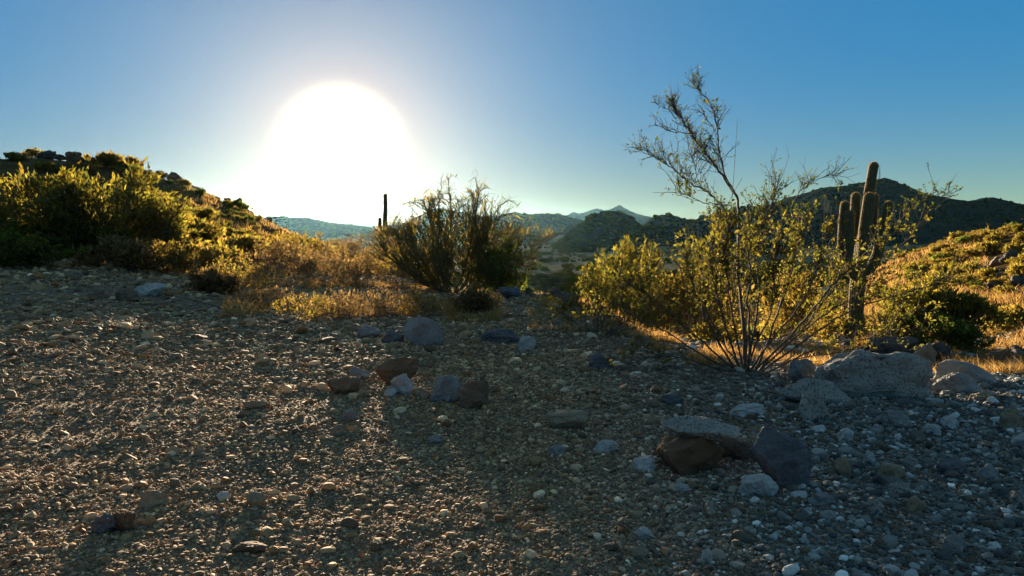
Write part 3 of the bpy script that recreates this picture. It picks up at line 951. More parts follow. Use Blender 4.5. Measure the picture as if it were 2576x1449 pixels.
def shoots(rng, par, n, t0, t1, length, spread, up, bend, r, jit=.35, tpow=1.0):
    i = rng.integers(0, len(par.a), n)
    t = t0 + (t1 - t0) * rng.uniform(0, 1, n) ** tpow
    a = par.at(i, t)
    d = unit(par.dir(i, t) + rng.normal(size=(n, 3)) * spread + np.array([0, 0, up]))
    L = length * np.clip(np.exp(rng.normal(0, jit, n)), .4, 1.6)
    b = rng.normal(size=(n, 3)) * bend + np.array([0, 0, up * .25])
    r0 = np.full(n, r)
    return Branches(a, d, L, b, r0, r0 * .55)


def shrub(seed, height, radius, n0=14, n1=90, n2=500, leaf_n=5000, leaf=.03, aspect=2.0, r0=.014, spread_deg=62, lean=(0, 0), l1=.38, l2=.2,
          up=.25, leaf_spread=.6, palette=((.1, .1, .03),), base=.08, t_leaf=(.2, 1.0), low=.35, ax_leaf=.8, squash=1.0, curl=.06, thmin=0, twig=.11):
    """a many-stemmed desert shrub standing at the origin: (stem segments, leaf vertices, faces, colours)"""
    rng = np.random.default_rng(seed)
    th = R(thmin) + R(spread_deg - thmin) * rng.uniform(0, 1, n0) ** .6
    ph = np.arange(n0) * 2.399 + rng.uniform(-.5, .5, n0)
    d = np.stack([np.sin(th) * np.cos(ph), np.sin(th) * np.sin(ph) * squash, np.cos(th)], 1) + np.array([lean[0], lean[1], 0])
    d = unit(d)
    L = 1 / np.sqrt((np.hypot(d[:, 0], d[:, 1]) / radius) ** 2 + (d[:, 2] / height) ** 2) * rng.uniform(.62, .9, n0)
    a = np.stack([rng.normal(0, base, n0), rng.normal(0, base, n0), np.full(n0, -.06)], 1)
    b0 = Branches(a, d, L, rng.normal(size=(n0, 3)) * .14 + np.array([0, 0, curl]), np.full(n0, r0) * rng.uniform(.6, 1.3, n0), np.full(n0, r0 * .4))
    S_ = height
    b1 = shoots(rng, b0, n1, low, 1.0, l1 * S_, .45, up, .18, r0 * .30)
    b2 = shoots(rng, b1, n2, .25, 1.0, l2 * S_, .55, up, .2, r0 * twig)
    segs = np.vstack([b0.segs(5), b1.segs(3), b2.segs(2)])
    i = rng.integers(0, n2, leaf_n)
    t = rng.uniform(t_leaf[0], t_leaf[1], leaf_n)
    P = b2.at(i, t)
    # bring the whole plant to its measured size
    kz = height / np.percentile(P[:, 2], 98)
    kr = radius / np.percentile(np.hypot(P[:, 0], P[:, 1]), 96)
    K = np.array([kr, kr, kz])
    wob = rng.uniform(0, 6.28, 3)

    def dome(Q):
        Q = Q * K
        rr, az_ = np.hypot(Q[:, 0], Q[:, 1]), np.arctan2(Q[:, 1], Q[:, 0])
        lim = height * np.sqrt(np.clip(1 - .62 * (rr / radius) ** 2, .25, 1)) * (1 + .09 * np.sin(3 * az_ + wob[0]) + .07 * np.sin(7 * az_ + wob[1]))
        q_ = Q[:, 2] / lim
        Q[:, 2] = lim * np.where(q_ < .72, q_, .72 + .34 * (1 - np.exp(-np.maximum(q_ - .72, 0) / .34)))
        return Q
    P = dome(P) + rng.normal(size=(leaf_n, 3)) * leaf * leaf_spread
    segs[:, 0:3] = dome(segs[:, 0:3])
    segs[:, 3:6] = dome(segs[:, 3:6])
    ax = b2.dir(i, t) * ax_leaf + np.array([0, 0, up])
    LV = leaves(rng, P, leaf, aspect, ax, .55, palette)
    return segs, LV


def plant(name, label, cat, loc, segs, LV, bark, leafm, group=None, sides=4, stem_name='stem', rotz=0.0, scale=1.0):
    o = empty(name, loc)
    o.rotation_euler.z = rotz
    o.scale = (scale, scale, scale)
    tag(o, label, cat, group)
    V, Fq = tubes(segs, sides)
    link(stem_name, mesh_np(name + '_' + stem_name, V, Fq, MAT[bark], smooth=True), o)
    if LV is not None:
        link('foliage', mesh_np(name + '_foliage', LV[0], LV[1], MAT[leafm], col=LV[2]), o)
    return o


YEL = ((.100, .096, .022), (.082, .086, .022), (.112, .100, .022), (.07, .078, .022), (.115, .092, .024))
OLV = ((.075, .078, .022), (.060, .068, .022), (.085, .080, .024), (.05, .062, .02))
GRN = ((.060, .078, .024), (.070, .088, .026), (.052, .066, .022), (.08, .092, .028))
DRY = ((.16, .120, .062), (.135, .100, .05), (.19, .145, .075), (.115, .085, .042))
RUS = ((.135, .095, .038), (.12, .09, .032), (.15, .115, .045), (.10, .085, .03))
GOLD = ((.34, .24, .10), (.30, .20, .085), (.40, .29, .13), (.26, .17, .075))


def ground_at(px, pyb):
    return on_ground(px, pyb)


# ------------------------------------------------------------------ the tall creosote bush (traced main stems, grown twigs)
def creosote():
    rng = np.random.default_rng(12)
    base = on_ground(1880, 938)
    Y0 = base[1]
    segs, tips = [], []
    # picture points, depth drift, foot radius, twigginess
    T = [
        ([(1884, 938), (1868, 800), (1858, 690), (1858, 585), (1860, 545), (1856, 505), (1838, 470), (1815, 440), (1795, 412), (1770, 378), (1745, 345), (1722, 312), (1702, 285), (1690, 262)], .25, .022, 1.0),
        ([(1856, 500), (1838, 470), (1822, 440), (1810, 395), (1806, 350), (1803, 310), (1795, 280), (1782, 258), (1766, 236), (1752, 222), (1745, 205)], .12, .011, 1.1),
        ([(1860, 585), (1835, 548), (1815, 518), (1795, 497), (1775, 480), (1745, 466), (1722, 450), (1705, 434), (1682, 418), (1660, 402), (1640, 388), (1622, 378), (1606, 380)], .05, .012, 1.2),
        ([(1812, 514), (1790, 512), (1760, 508), (1735, 494), (1715, 484), (1695, 474)], -.1, .006, .9),
        ([(1736, 336), (1710, 334), (1682, 330), (1660, 318), (1643, 312)], .3, .006, .9),
        ([(1702, 300), (1685, 278), (1664, 270), (1652, 262)], .3, .005, 1.0),
        ([(1802, 330), (1786, 312), (1776, 296), (1770, 284)], .2, .005, 1.0),
        ([(1745, 466), (1752, 440), (1745, 412), (1738, 388)], .1, .005, 1.2),
        ([(1795, 412), (1776, 402), (1752, 398), (1735, 388)], .3, .005, 1.0),
        ([(1890, 935), (1885, 840), (1880, 760), (1888, 690), (1884, 640), (1890, 590)], -.3, .016, .9),
        ([(1886, 935), (1900, 820), (1912, 740), (1905, 660), (1908, 600), (1920, 560), (1940, 520), (1950, 470)], .2, .015, 1.2),
        ([(1900, 935), (1935, 850), (1965, 760), (1985, 690), (2005, 620), (2020, 545)], .35, .014, 1.1),
        ([(1960, 780), (1990, 690), (2000, 600), (1990, 520), (2010, 480), (2045, 455), (2085, 438), (2105, 442)], .4, .009, .6),
        ([(1905, 938), (1965, 870), (2030, 800), (2075, 735), (2120, 690), (2165, 648), (2205, 610), (2250, 570), (2300, 525), (2330, 500)], .5, .014, .38),
        ([(2165, 648), (2200, 660), (2250, 630), (2300, 580), (2320, 540)], .5, .007, .4),
        ([(2300, 525), (2330, 505), (2360, 498), (2390, 490)], .45, .004, .5),
        ([(1910, 938), (1990, 880), (2060, 830), (2120, 790), (2180, 765), (2250, 745), (2310, 725), (2360, 716), (2400, 700)], -.2, .013, .55),
        ([(1905, 940), (2000, 900), (2070, 870), (2130, 858), (2200, 850), (2255, 845), (2300, 830)], -.4, .011, .35),
        ([(1905, 940), (1985, 906), (2060, 894), (2120, 886), (2150, 892), (2200, 880)], -.6, .009, .3),
        ([(1910, 936), (2000, 850), (2060, 800), (2110, 770), (2170, 735), (2225, 700)], .1, .012, .5),
        ([(2120, 850), (2160, 825), (2215, 815), (2270, 800), (2310, 780)], -.3, .006, .4),
        ([(1870, 938), (1835, 850), (1810, 770), (1795, 700), (1785, 640), (1795, 590), (1812, 545)], -.1, .014, 1.1),
        ([(1872, 938), (1815, 870), (1775, 800), (1750, 740), (1735, 690), (1725, 640)], .15, .013, 1.0),
        ([(1868, 938), (1790, 880), (1730, 830), (1680, 780), (1630, 740), (1575, 715)], -.35, .013, .9),
        ([(1866, 940), (1780, 900), (1700, 850), (1640, 815), (1570, 800), (1500, 790)], -.55, .011, .45),
        ([(1868, 940), (1770, 915), (1690, 895), (1610, 905), (1545, 935)], -.8, .009, .3),
        ([(1745, 760), (1720, 710), (1712, 670), (1690, 650), (1668, 664)], -.5, .008, .15),
        ([(1876, 938), (1850, 840), (1838, 760), (1830, 690), (1818, 620), (1838, 570)], -.4, .012, 1.1),
        ([(1882, 938), (1905, 860), (1940, 790), (1950, 720), (1945, 660), (1965, 610)], -.5, .012, 1.1),
        ([(1890, 938), (1930, 870), (1990, 800), (2040, 720), (2060, 660), (2080, 590)], -.15, .012, .7),
        ([(1888, 938), (1880, 850), (1865, 780), (1845, 720), (1850, 660), (1870, 620)], .5, .012, 1.1),
        ([(1878, 938), (1830, 880), (1800, 820), (1760, 760), (1770, 690), (1755, 640)], .6, .011, 1.0),
        ([(1895, 938), (1950, 880), (2020, 830), (2060, 770), (2100, 730), (2110, 690)], .7, .011, 1.0),
    ]
    for pts, dep, r, tw in T:
        m = len(pts)
        f = np.array([max(0, (950 - p[1])) / 700 for p in pts])
        W = np.array([at(p[0], p[1], Y0 + dep * min(1.6, 2.2 * g) + (0.05 * rng.normal() if k else 0)) for k, (p, g) in enumerate(zip(pts, f))])
        if pts[0][1] > 925:
            W[0] = base + np.array([(pts[0][0] - 1885) * .004, rng.normal(0, .06), -.05])
        tt = np.linspace(0, m - 1, (m - 1) * 3 + 1)
        W = np.stack([np.interp(tt, np.arange(m), W[:, c]) for c in range(3)], 1)
        g = np.pad(W, ((1, 1), (0, 0)), 'edge')
        W = (g[:-2] + 2 * g[1:-1] + g[2:]) / 4
        W[1:] += rng.normal(size=W[1:].shape) * .006
        n = len(W)
        rr = r * np.linspace(1, .22, n)
        segs.append(np.column_stack([W[:-1], W[1:], rr[:-1], rr[1:]]))
        tall = W[:, 2].max() > 2.1
        # side twigs in the upper part of each stem
        L = np.linalg.norm(np.diff(W, axis=0), axis=1).sum()
        nt = int(36 * tw * L)
        k0 = .35 if not tall else .22
        k = (n - 1) * (k0 + (1 - k0) * rng.uniform(0, 1, nt) ** .8)
        if tall and pts[0][1] > 900:
            k = (n - 1) * (.52 + .48 * rng.uniform(0, 1, nt))
        i = np.minimum(k.astype(int), n - 2)
        a = W[i] + (W[i + 1] - W[i]) * (k - i)[:, None]
        dr = unit(W[i + 1] - W[i])
        high = np.clip((a[:, 2] - 1.9) / 1.0, 0, 1)
        d = unit(dr * .9 + rng.normal(size=(nt, 3)) * np.array([.6, .6, .5]) + np.array([0, 0, .45]))
        tips.append(np.column_stack([a, d, (.21 - .12 * high) * np.exp(rng.normal(0, .35, nt)), high]))
    tw = np.vstack(tips)
    n = len(tw)
    Ld = tw[:, 6]
    b1 = Branches(tw[:, :3], tw[:, 3:6], Ld, rng.normal(size=(n, 3)) * .2 + np.array([0, 0, .1]), np.full(n, .0034), np.full(n, .0018))
    b2 = shoots(rng, b1, int(n * 2.4), .2, 1, .085, .6, .3, .2, .0019)
    segs += [b1.segs(3), b2.segs(2)]
    nl = 29000
    i = rng.integers(0, len(b2.a), nl)
    t = rng.uniform(.3, 1.0, nl) ** .7
    P = b2.at(i, t) + rng.normal(size=(nl, 3)) * .006
    hi = P[:, 2] > 2.05
    keep = ~hi | (rng.uniform(0, 1, nl) < .30)
    P, ax = P[keep], (b2.dir(i, t) * .7 + np.array([0, 0, .3]))[keep]
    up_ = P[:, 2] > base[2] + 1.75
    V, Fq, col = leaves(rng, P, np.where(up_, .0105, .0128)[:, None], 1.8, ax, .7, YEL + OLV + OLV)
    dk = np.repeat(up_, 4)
    col[dk] = col[dk] * np.array([.45, .6, .7])  # upper leaves darkened in colour to read as silhouettes against the sky
    o = empty('creosote_bush', base)
    tag(o, 'tall sparse creosote bush whose thin branches rise high against the blue sky', 'bush')
    S_ = np.vstack(segs)
    S_[:, 0:3] -= base
    S_[:, 3:6] -= base
    tv, tf = tubes(S_, 5)
    link('stem', mesh_np('creosote_stem', tv, tf, MAT['bark_dark'], smooth=True), o)
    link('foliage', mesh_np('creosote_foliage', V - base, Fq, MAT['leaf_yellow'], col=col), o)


creosote()


# ------------------------------------------------------------------ saguaros
def ribbed(path, radii, ribs=15, n_around=60, groove=.13):
    """a ribbed cactus column along a path with a rounded top: vertices, faces and spine points (position, outward)"""
    path = np.asarray(path, float)
    m = 42
    tt = np.linspace(0, 1, m)
    cum = np.concatenate([[0], np.cumsum(np.linalg.norm(np.diff(path, axis=0), axis=1))])
    L = cum[-1]
    W = np.stack([np.interp(tt * L, cum, path[:, c]) for c in range(3)], 1)
    for _ in range(4):
        g = np.pad(W, ((1, 1), (0, 0)), 'edge')
        W[1:-1] = ((g[:-2] + 2 * g[1:-1] + g[2:]) / 4)[1:-1]
    rad = np.interp(tt, np.linspace(0, 1, len(radii)), radii)
    top = radii[-1]
    dirn = unit(np.gradient(W, axis=0))
    # round cap
    k = 9
    ph = np.linspace(0, math.pi / 2, k + 1)[1:]
    W = np.vstack([W, W[-1] + dirn[-1] * (np.sin(ph) * top * 1.15)[:, None]])
    rad = np.concatenate([rad, np.maximum(top * np.cos(ph), top * .03)])
    dirn = np.vstack([dirn, np.repeat(dirn[-1:], k, 0)])
    ref = np.array([0, 1.0, 0])
    u = unit(np.cross(dirn, ref))
    v = np.cross(dirn, u)
    th = np.arange(n_around) * 2 * math.pi / n_around
    prof = 1 - groove + groove * np.abs(np.cos(th * ribs / 2)) ** .8 * 1.6
    c = np.cos(th)[None, :, None] * u[:, None] + np.sin(th)[None, :, None] * v[:, None]
    V = (W[:, None] + c * (rad[:, None] * prof[None])[..., None])
    n = len(W)
    i, j = np.meshgrid(np.arange(n - 1), np.arange(n_around), indexing='ij')
    Fq = np.stack([i * n_around + j, i * n_around + (j + 1) % n_around, (i + 1) * n_around + (j + 1) % n_around, (i + 1) * n_around + j], -1).reshape(-1, 4)
    ridge = [int(round(q * n_around / ribs)) % n_around for q in range(ribs)]
    return V.reshape(-1, 3), Fq, V[:, ridge].reshape(-1, 3), c[:, ridge].reshape(-1, 3), np.repeat(dirn[:, None], ribs, 1).reshape(-1, 3)


def mat_cactus():
    M = Mat('saguaro_skin')
    p = M.obj()
    n = M.noise(p, 7, 5)
    c = M.ramp(n, (0.35, (.045, .060, .028)), (0.65, (.075, .085, .04)))
    return M.surf(c, .7, M.bump(M.noise(p, 60, 3), .4, .01), .3)


MAT['cactus'] = mat_cactus()
MAT['spine'] = mat_leaf('cactus_spines', (1, 1, 1), (1.2, 1.1, .9), .35)


def saguaro(name, label, base, columns, scale_spine=.05, n_spine=2600, seed=3):
    """columns: list of (part name, path, radii) relative to the base"""
    rng = np.random.default_rng(seed)
    o = empty(name, base)
    tag(o, label, 'cactus')
    for nm, path, radii in columns:
        V, Fq, rp, ro, rd = ribbed(path, radii)
        part = link(nm, mesh_np(name + '_' + nm, V, Fq, MAT['cactus'], smooth=True), o)
        frac = max(.12, np.linalg.norm(np.diff(np.array(path), axis=0), axis=1).sum() / 4.5)
        n = int(n_spine * frac)
        i = rng.integers(0, len(rp) - 16, n)
        f = rng.uniform(0, 1, n)[:, None]
        P = rp[i] * (1 - f) + rp[i + 15] * f
        d = unit(ro[i] + rng.normal(size=(n, 3)) * .55 + rd[i] * .1)
        w = unit(np.cross(d, rng.normal(size=(n, 3)))) * scale_spine * .07
        tip = P + d * scale_spine * np.exp(rng.normal(0, .25, n))[:, None]
        SV = np.stack([P - w, P + w, tip], 1).reshape(-1, 3)
        SF = np.arange(n * 3).reshape(-1, 3)
        pal = np.array([[.34, .26, .13], [.42, .33, .18], [.26, .19, .09]])
        col = np.repeat(pal[rng.integers(0, 3, n)], 3, 0)
        tag(link('spines', mesh_np(name + '_spines', SV, SF, MAT['spine'], col=col), part), kind='stuff')
    return o


def big_saguaro():
    Y = 21.0
    k = Y / F                                 # metres per picture unit
    b = at(2142, 850, Y)
    b[2] = gz(b[0], b[1]) - .1

    def P(px, py_, dy=0.0):
        return at(px, py_, Y + dy) - b
    cols = [
        ('trunk', [P(2150, 880), P(2152, 800), P(2156, 720), P(2168, 610), P(2180, 520), P(2190, 460), P(2197, 420)], np.array([16, 17, 17, 15, 13, 11.5, 10.2]) * k),
        ('arm', [P(2152, 690, -.1), P(2138, 680, -.3), P(2122, 655, -.4), P(2118, 610, -.4), P(2121, 560, -.4), P(2125, 518, -.4)], np.array([8, 9, 9.5, 10, 10.5, 10]) * k),
        ('arm', [P(2158, 670, .15), P(2149, 655, .3), P(2147, 620, .3), P(2149, 560, .3), P(2151, 520, .3), P(2152, 496, .3)], np.array([8, 9, 10, 10.5, 10.5, 10]) * k),
        ('arm', [P(2154, 700, -.3), P(2143, 692, -.5), P(2135, 660, -.6), P(2135, 600, -.6), P(2137, 541, -.6)], np.array([8, 9, 10, 10, 9.5]) * k),
        ('arm', [P(2163, 650, -.25), P(2168, 625, -.45), P(2174, 585, -.5), P(2181, 540, -.5), P(2186, 499, -.5)], np.array([10, 12, 13, 13, 12.3]) * k),
        ('arm', [P(2168, 620, .3), P(2188, 595, .45), P(2196, 560, .45), P(2200, 495, .4)], np.array([8, 8.5, 8.5, 8]) * k),
        ('arm', [P(2163, 690, .1), P(2190, 675, .1), P(2206, 645, .1), P(2218, 590, .1), P(2230, 545, .1), P(2235, 518, .1)], np.array([10, 12, 12, 11.5, 11, 10.5]) * k),
        ('arm', [P(2158, 715, -.2), P(2163, 695, -.5), P(2168, 655, -.55), P(2171, 590, -.55)], np.array([8, 9.5, 10, 9]) * k),
    ]
    saguaro('saguaro', 'many armed saguaro cactus standing behind the tall creosote bush', b, cols, .034, 6500, 3)


big_saguaro()


def sun_saguaro():
    Y = 44.0
    b = at(968, 640, Y)
    b[2] = gz(b[0], b[1]) - .1
    k = Y / F

    def P(px, py_):
        return at(px, py_, Y) - b
    zb = b[2]
    saguaro('saguaro', 'slim saguaro with one short arm, dark against the bright glow of the sun', b, [
        ('trunk', [np.array([0, 0, -.1]), P(968, 620), P(969, 560), P(970, 520), P(969.5, 492)], np.array([5, 5.8, 5.6, 5, 4]) * k),
        ('arm', [P(966, 600), P(957, 592), P(955, 575), P(956, 552)], np.array([3.4, 4, 4, 3.6]) * k)], .04, 12000, 4)


sun_saguaro()
_Y = 60.0 * math.cos(az_of(604))
_b = at(604, 524, _Y)
_b[2] = gz(_b[0], _b[1]) - .1
_t = at(604, 503, _Y) - _b
saguaro('saguaro', 'short stubby saguaro standing on the crest of the brushy hill', _b, [('trunk', [np.array([0, 0, 0]), _t * .5, _t], np.array([.15, .155, .14]))], .06, 2500, 6)
_b = at(1330, 746, 16.2)
_b[2] = gz(_b[0], _b[1])
_k = np.linalg.norm(_b - CAM) / F
_h = 17 * _k
saguaro('barrel_cactus', 'small barrel cactus standing alone on the lip of the ledge', _b - np.array([0, 0, .03]), [('trunk', [np.array([0, 0, 0]), np.array([0, 0, _h * .5]), np.array([0, 0, _h])], np.array([6, 7.5, 6.5]) * _k)], .03, 9000, 7)

# ------------------------------------------------------------------ the other bushes of the picture, one by one
# kind settings
KIND = dict(
    creosote=dict(n0=16, n1=110, n2=700, l1=.34, l2=.15, palette=YEL + OLV, aspect=1.9, spread_deg=64, r0=.013, up=.3),
    brush=dict(n0=22, n1=200, n2=1200, l1=.30, l2=.16, palette=YEL + RUS[:2], aspect=3.0, spread_deg=70, r0=.012, up=.45, ax_leaf=1.2, low=.3),
    verde=dict(n0=14, n1=220, n2=1500, l1=.30, l2=.15, palette=YEL + OLV + YEL, aspect=3.2, spread_deg=72, r0=.03, up=.35, ax_leaf=1.2, low=.3),
    green=dict(n0=14, n1=200, n2=1300, l1=.30, l2=.15, palette=GRN + OLV, aspect=2.6, spread_deg=75, r0=.022, up=.2, low=.25),
    dry=dict(n0=20, n1=160, n2=800, l1=.34, l2=.18, palette=DRY, aspect=3.0, spread_deg=68, r0=.010, up=.25, ax_leaf=1.0),
    rust=dict(n0=20, n1=180, n2=1000, l1=.32, l2=.17, palette=RUS + YEL[:2], aspect=2.6, spread_deg=70, r0=.010, up=.3),
)
BARK = dict(creosote='bark_grey', brush='bark_green', verde='bark_green', green='bark_green', dry='bark_dry', rust='bark_dry')
LEAF = dict(creosote='leaf_yellow', brush='leaf_yellow', verde='leaf_yellow', green='leaf_green', dry='leaf_dry', rust='leaf_yellow')


def bush(name, label, kind, px, pyb, w, h, nleaf, leaf_px=2.6, seed=0, cat='bush', group=None, on=None, **kw):
    """a bush whose foot is seen at px, pyb, about w wide and h tall in the picture"""
    if on is None:
        p = on_ground(px, pyb)
    else:
        p = np.array(at(px, pyb, on))
        p[2] = gz(p[0], p[1])
    D = np.linalg.norm(p - CAM)
    H = max(at(px, pyb - h, p[1])[2] - p[2], .25 * h * D / F)
    q = dict(KIND[kind])
    q.update(kw)
    q['r0'] = max(q['r0'] * h * D / F / 1.5, .0003 * D)
    segs, LV = shrub(seed, H, w * D / F / 2, leaf_n=nleaf, leaf=leaf_px * D / F, **q)
    return plant(name, label, cat, p - np.array([0, 0, .03]), segs, LV, BARK[kind], LEAF[kind], group)


# right of centre: the middle bush and the fuzzy crowns behind it
bush('palo_verde', 'fuzzy golden palo verde whose crown rises behind the middle creosote', 'verde', 1560, 770, 230, 178, 15000, 2.0, 21, 'tree', on=22, lean=(-.05, 0))
bush('palo_verde', 'second fuzzy golden crown, behind the low twigs of the tall creosote', 'verde', 1628, 760, 130, 165, 5200, 2.0, 22, 'tree', on=24)
bush('creosote_bush', 'leafy medium creosote bush left of the tall creosote', 'creosote', 1515, 838, 270, 185, 6200, 2.3, 23, lean=(.1, 0), n0=22)
bush('desert_shrub', 'orange brown brush showing through the tall creosote', 'rust', 1760, 770, 260, 150, 8000, 2.6, 24, on=21)
bush('desert_shrub', 'golden brush between the tall creosote and the saguaro trunk', 'rust', 1990, 800, 220, 130, 7000, 2.4, 25, on=20)
bush('palo_verde', 'yellow green palo verde right of the saguaro trunk', 'verde', 2315, 868, 270, 165, 11000, 2.6, 26, 'tree', on=17.5)
bush('desert_shrub', 'dark green skirt of brush at the foot of the yellow green palo verde', 'green', 2350, 872, 190, 90, 6000, 2.6, 27, on=16.5)
bush('desert_shrub', 'low golden brush beside the foot of the many armed saguaro', 'rust', 2090, 850, 130, 60, 3500, 2.2, 28, on=21.5)
bush('desert_shrub', 'yellow brush cut by the picture edge above the golden grass', 'rust', 2540, 850, 200, 80, 7000, 2.6, 29, on=20)
# centre: leafless palo verde with the green clump
bush('palo_verde', 'large twiggy palo verde with bare upswept twigs against the glow', 'verde', 1145, 775, 410, 330, 6500, 1.2, 31, 'tree', on=19, n0=15, n1=380, n2=5200, l1=.24, l2=.11, twig=.13, palette=YEL + OLV + DRY, aspect=7.0, spread_deg=80, thmin=18, curl=.42, low=.22, r0=.017, up=.6)
bush('desert_shrub', 'dense green bush on the right flank of the twiggy palo verde', 'green', 1262, 742, 140, 150, 4600, 2.2, 32, on=18.0)
bush('desert_shrub', 'small dry golden shrub glowing below the twiggy palo verde', 'dry', 1190, 785, 110, 60, 4000, 2.4, 33)
bush('desert_shrub', 'low brown brush at the foot of the dense green bush', 'dry', 1215, 765, 80, 32, 1500, 2.0, 34)
# centre left: dry twiggy brush
DRYB = [(760, 800, 170, 85, 41), (860, 795, 180, 95, 42), (960, 800, 170, 100, 43), (1050, 795, 150, 95, 44), (680, 775, 150, 75, 45), (900, 740, 200, 120, 46, 20), (1010, 745, 220, 140, 47, 20), (790, 735, 190, 110, 48, 21), (700, 720, 190, 120, 49, 22), (590, 735, 170, 100, 50), (860, 690, 230, 100, 51, 27), (960, 690, 220, 110, 52, 28), (740, 680, 200, 100, 53, 28)]
DRYL = ['bare twiggy dry bush nearest the long pale slab', 'bare twiggy dry bush in the middle of the front row', 'dense brown dry bush behind the grey blue rock', 'brown dry bush behind the big triangular boulder', 'pale dry bush at the near end of the front row',
        'dry bush directly below the slim saguaro', 'reddish dry bush right of the slim saguaro', 'dry bush in the second row above the bare twiggy one', 'straw coloured dry bush in the second row', 'dry bush at the edge of the brown slope',
        'small hazy dry bush in the back row below the sun', 'small hazy dry bush in the back row by the slim saguaro', 'small hazy dry bush in the back row near the hill foot']
for k, row in enumerate(DRYB):
    px, pb, w, h, sd = row[:5]
    bush('dry_bush', DRYL[k], 'dry' if k % 3 else 'rust', px, pb, w, h * (.8 if k < 5 else 1), 1200 if k < 5 else 2200, 1.8, sd, on=row[5] if len(row) > 5 else None, n2=1100 if k % 2 else 700)
# left: the big brushy mass
BR = [
    ('palo_verde', 'broad golden palo verde, the largest on the brushy hill', 'verde', 270, 640, 330, 235, 15000, 2.6, 61, None, {}),
    ('palo_verde', 'golden palo verde cut by the picture edge on the brushy hill', 'verde', 80, 640, 260, 215, 10000, 2.6, 62, None, {}),
    ('desert_shrub', 'dark green bush under the golden palo verdes', 'green', 190, 648, 240, 100, 6500, 3.0, 63, None, {}),
    ('desert_shrub', 'dark green low bush at the picture edge above the brown slope', 'green', 30, 672, 180, 95, 7000, 3.0, 64, None, {}),
    ('desert_shrub', 'reddish brown brush below the dark green bush', 'dry', 300, 676, 180, 80, 6000, 2.8, 65, None, {}),
    ('desert_shrub', 'yellow brush stepping down from the broad palo verde', 'brush', 400, 640, 170, 150, 6000, 2.6, 66, None, {}),
    ('desert_shrub', 'amber brush above the pale flat slab', 'rust', 430, 690, 170, 85, 4500, 2.4, 67, None, {}),
    ('desert_shrub', 'amber brush between the slope and the dry bushes', 'rust', 520, 690, 170, 80, 4500, 2.4, 68, None, {}),
    ('desert_shrub', 'pale straw brush right above the slope edge', 'dry', 545, 735, 120, 60, 4500, 2.6, 69, None, {}),
    ('desert_shrub', 'olive brush midway up the brushy hill', 'brush', 500, 620, 150, 70, 3500, 2.4, 70, None, {}),
    ('desert_shrub', 'amber brush low on the shoulder of the brushy hill', 'rust', 600, 650, 160, 60, 3000, 2.4, 71, None, {}),
    ('desert_shrub', 'hazy amber brush at the end of the hill shoulder', 'rust', 690, 650, 150, 50, 2600, 2.4, 72, None, {}),
    ('desert_shrub', 'olive bush poking above the hill crest left of the rounded boulder', 'brush', 275, 440, 110, 50, 3000, 2.2, 73, 50, {}),
]
for nm, lab, kd, px, pb, w, h, nl, lp, sd, on, kw in BR:
    bush(nm, lab, kd, px, pb, w, h, nl, lp, sd, 'tree' if nm == 'palo_verde' else 'bush', on=on, **kw)


# ------------------------------------------------------------------ smaller shrubs, copied
def prototypes():
    out = []
    for k, kd in enumerate(('brush', 'rust', 'green', 'rust')):
        q = dict(KIND[kd]); q.update(n1=90, n2=420, r0=.03)
        segs, LV = shrub(200 + k, 1.0, .75, leaf_n=1700, leaf=.045, **q)
        out.append((segs, LV, kd))
    return out


PROTO = prototypes()
FIRST = {}


def small_bush(k, x, y, size, rot, label, group, name='hillside_shrub'):
    segs, LV, kd = PROTO[k]
    if k not in FIRST:
        FIRST[k] = plant(name, label, 'bush', (0, 0, 0), segs, LV, BARK[kd], LEAF[kd], group, sides=3)
        o = FIRST[k]
    else:
        o = copy_tree(FIRST[k])
    o.name = name
    tag(o, label, 'bush', group)
    o.location = (x, y, gz(x, y) - .04)
    o.rotation_euler.z = rot
    o.scale = (size, size, size * .85)
    return o


rng = np.random.default_rng(77)
LAB = {0: 'olive yellow shrub', 1: 'amber shrub', 2: 'dark green shrub', 3: 'amber shrub'}


def scatter_bushes(n, px0, px1, r0, r1, size, where, group, kinds):
    made = 0
    while made < n:
        px = rng.uniform(px0, px1)
        r = math.exp(rng.uniform(math.log(r0), math.log(r1)))
        a = az_of(px)
        x, y = r * math.sin(a), r * math.cos(a)
        k = int(rng.choice(kinds))
        small_bush(k, x, y, size * math.exp(rng.normal(0, .25)), rng.uniform(0, 6.28), LAB[k] + ' ' + where, group)
        made += 1


scatter_bushes(60, 2215, 2460, 32, 62, .42, 'on the sunlit slope below the dark mountain', 'shrubs on the sunlit hillside', [0, 1, 1, 3, 0])
scatter_bushes(96, 2230, 2720, 27, 62, .5, 'on the sunlit slope below the dark mountain', 'shrubs on the sunlit hillside', [0, 1, 1, 3, 0, 2])
scatter_bushes(38, 360, 720, 38, 61, .38, 'on the shaded face of the brushy hill', 'shrubs on the brushy hill', [0, 2, 1, 0])
scatter_bushes(34, -120, 620, 34, 62, .6, 'on the shaded face of the brushy hill', 'shrubs on the brushy hill', [0, 2, 2, 1, 0])
scatter_bushes(28, 560, 960, 26, 58, .5, 'on the low shoulder below the sun', 'shrubs on the low shoulder', [0, 1, 3])
scatter_bushes(25, 1450, 2250, 24, 48, .7, 'on the slope dropping away beyond the ledge', 'shrubs beyond the ledge', [0, 1, 2, 0])
scatter_bushes(14, -40, 660, 58.5, 61.5, .32, 'standing out against the sky on the hill crest', 'shrubs on the hill crest', [0, 2])


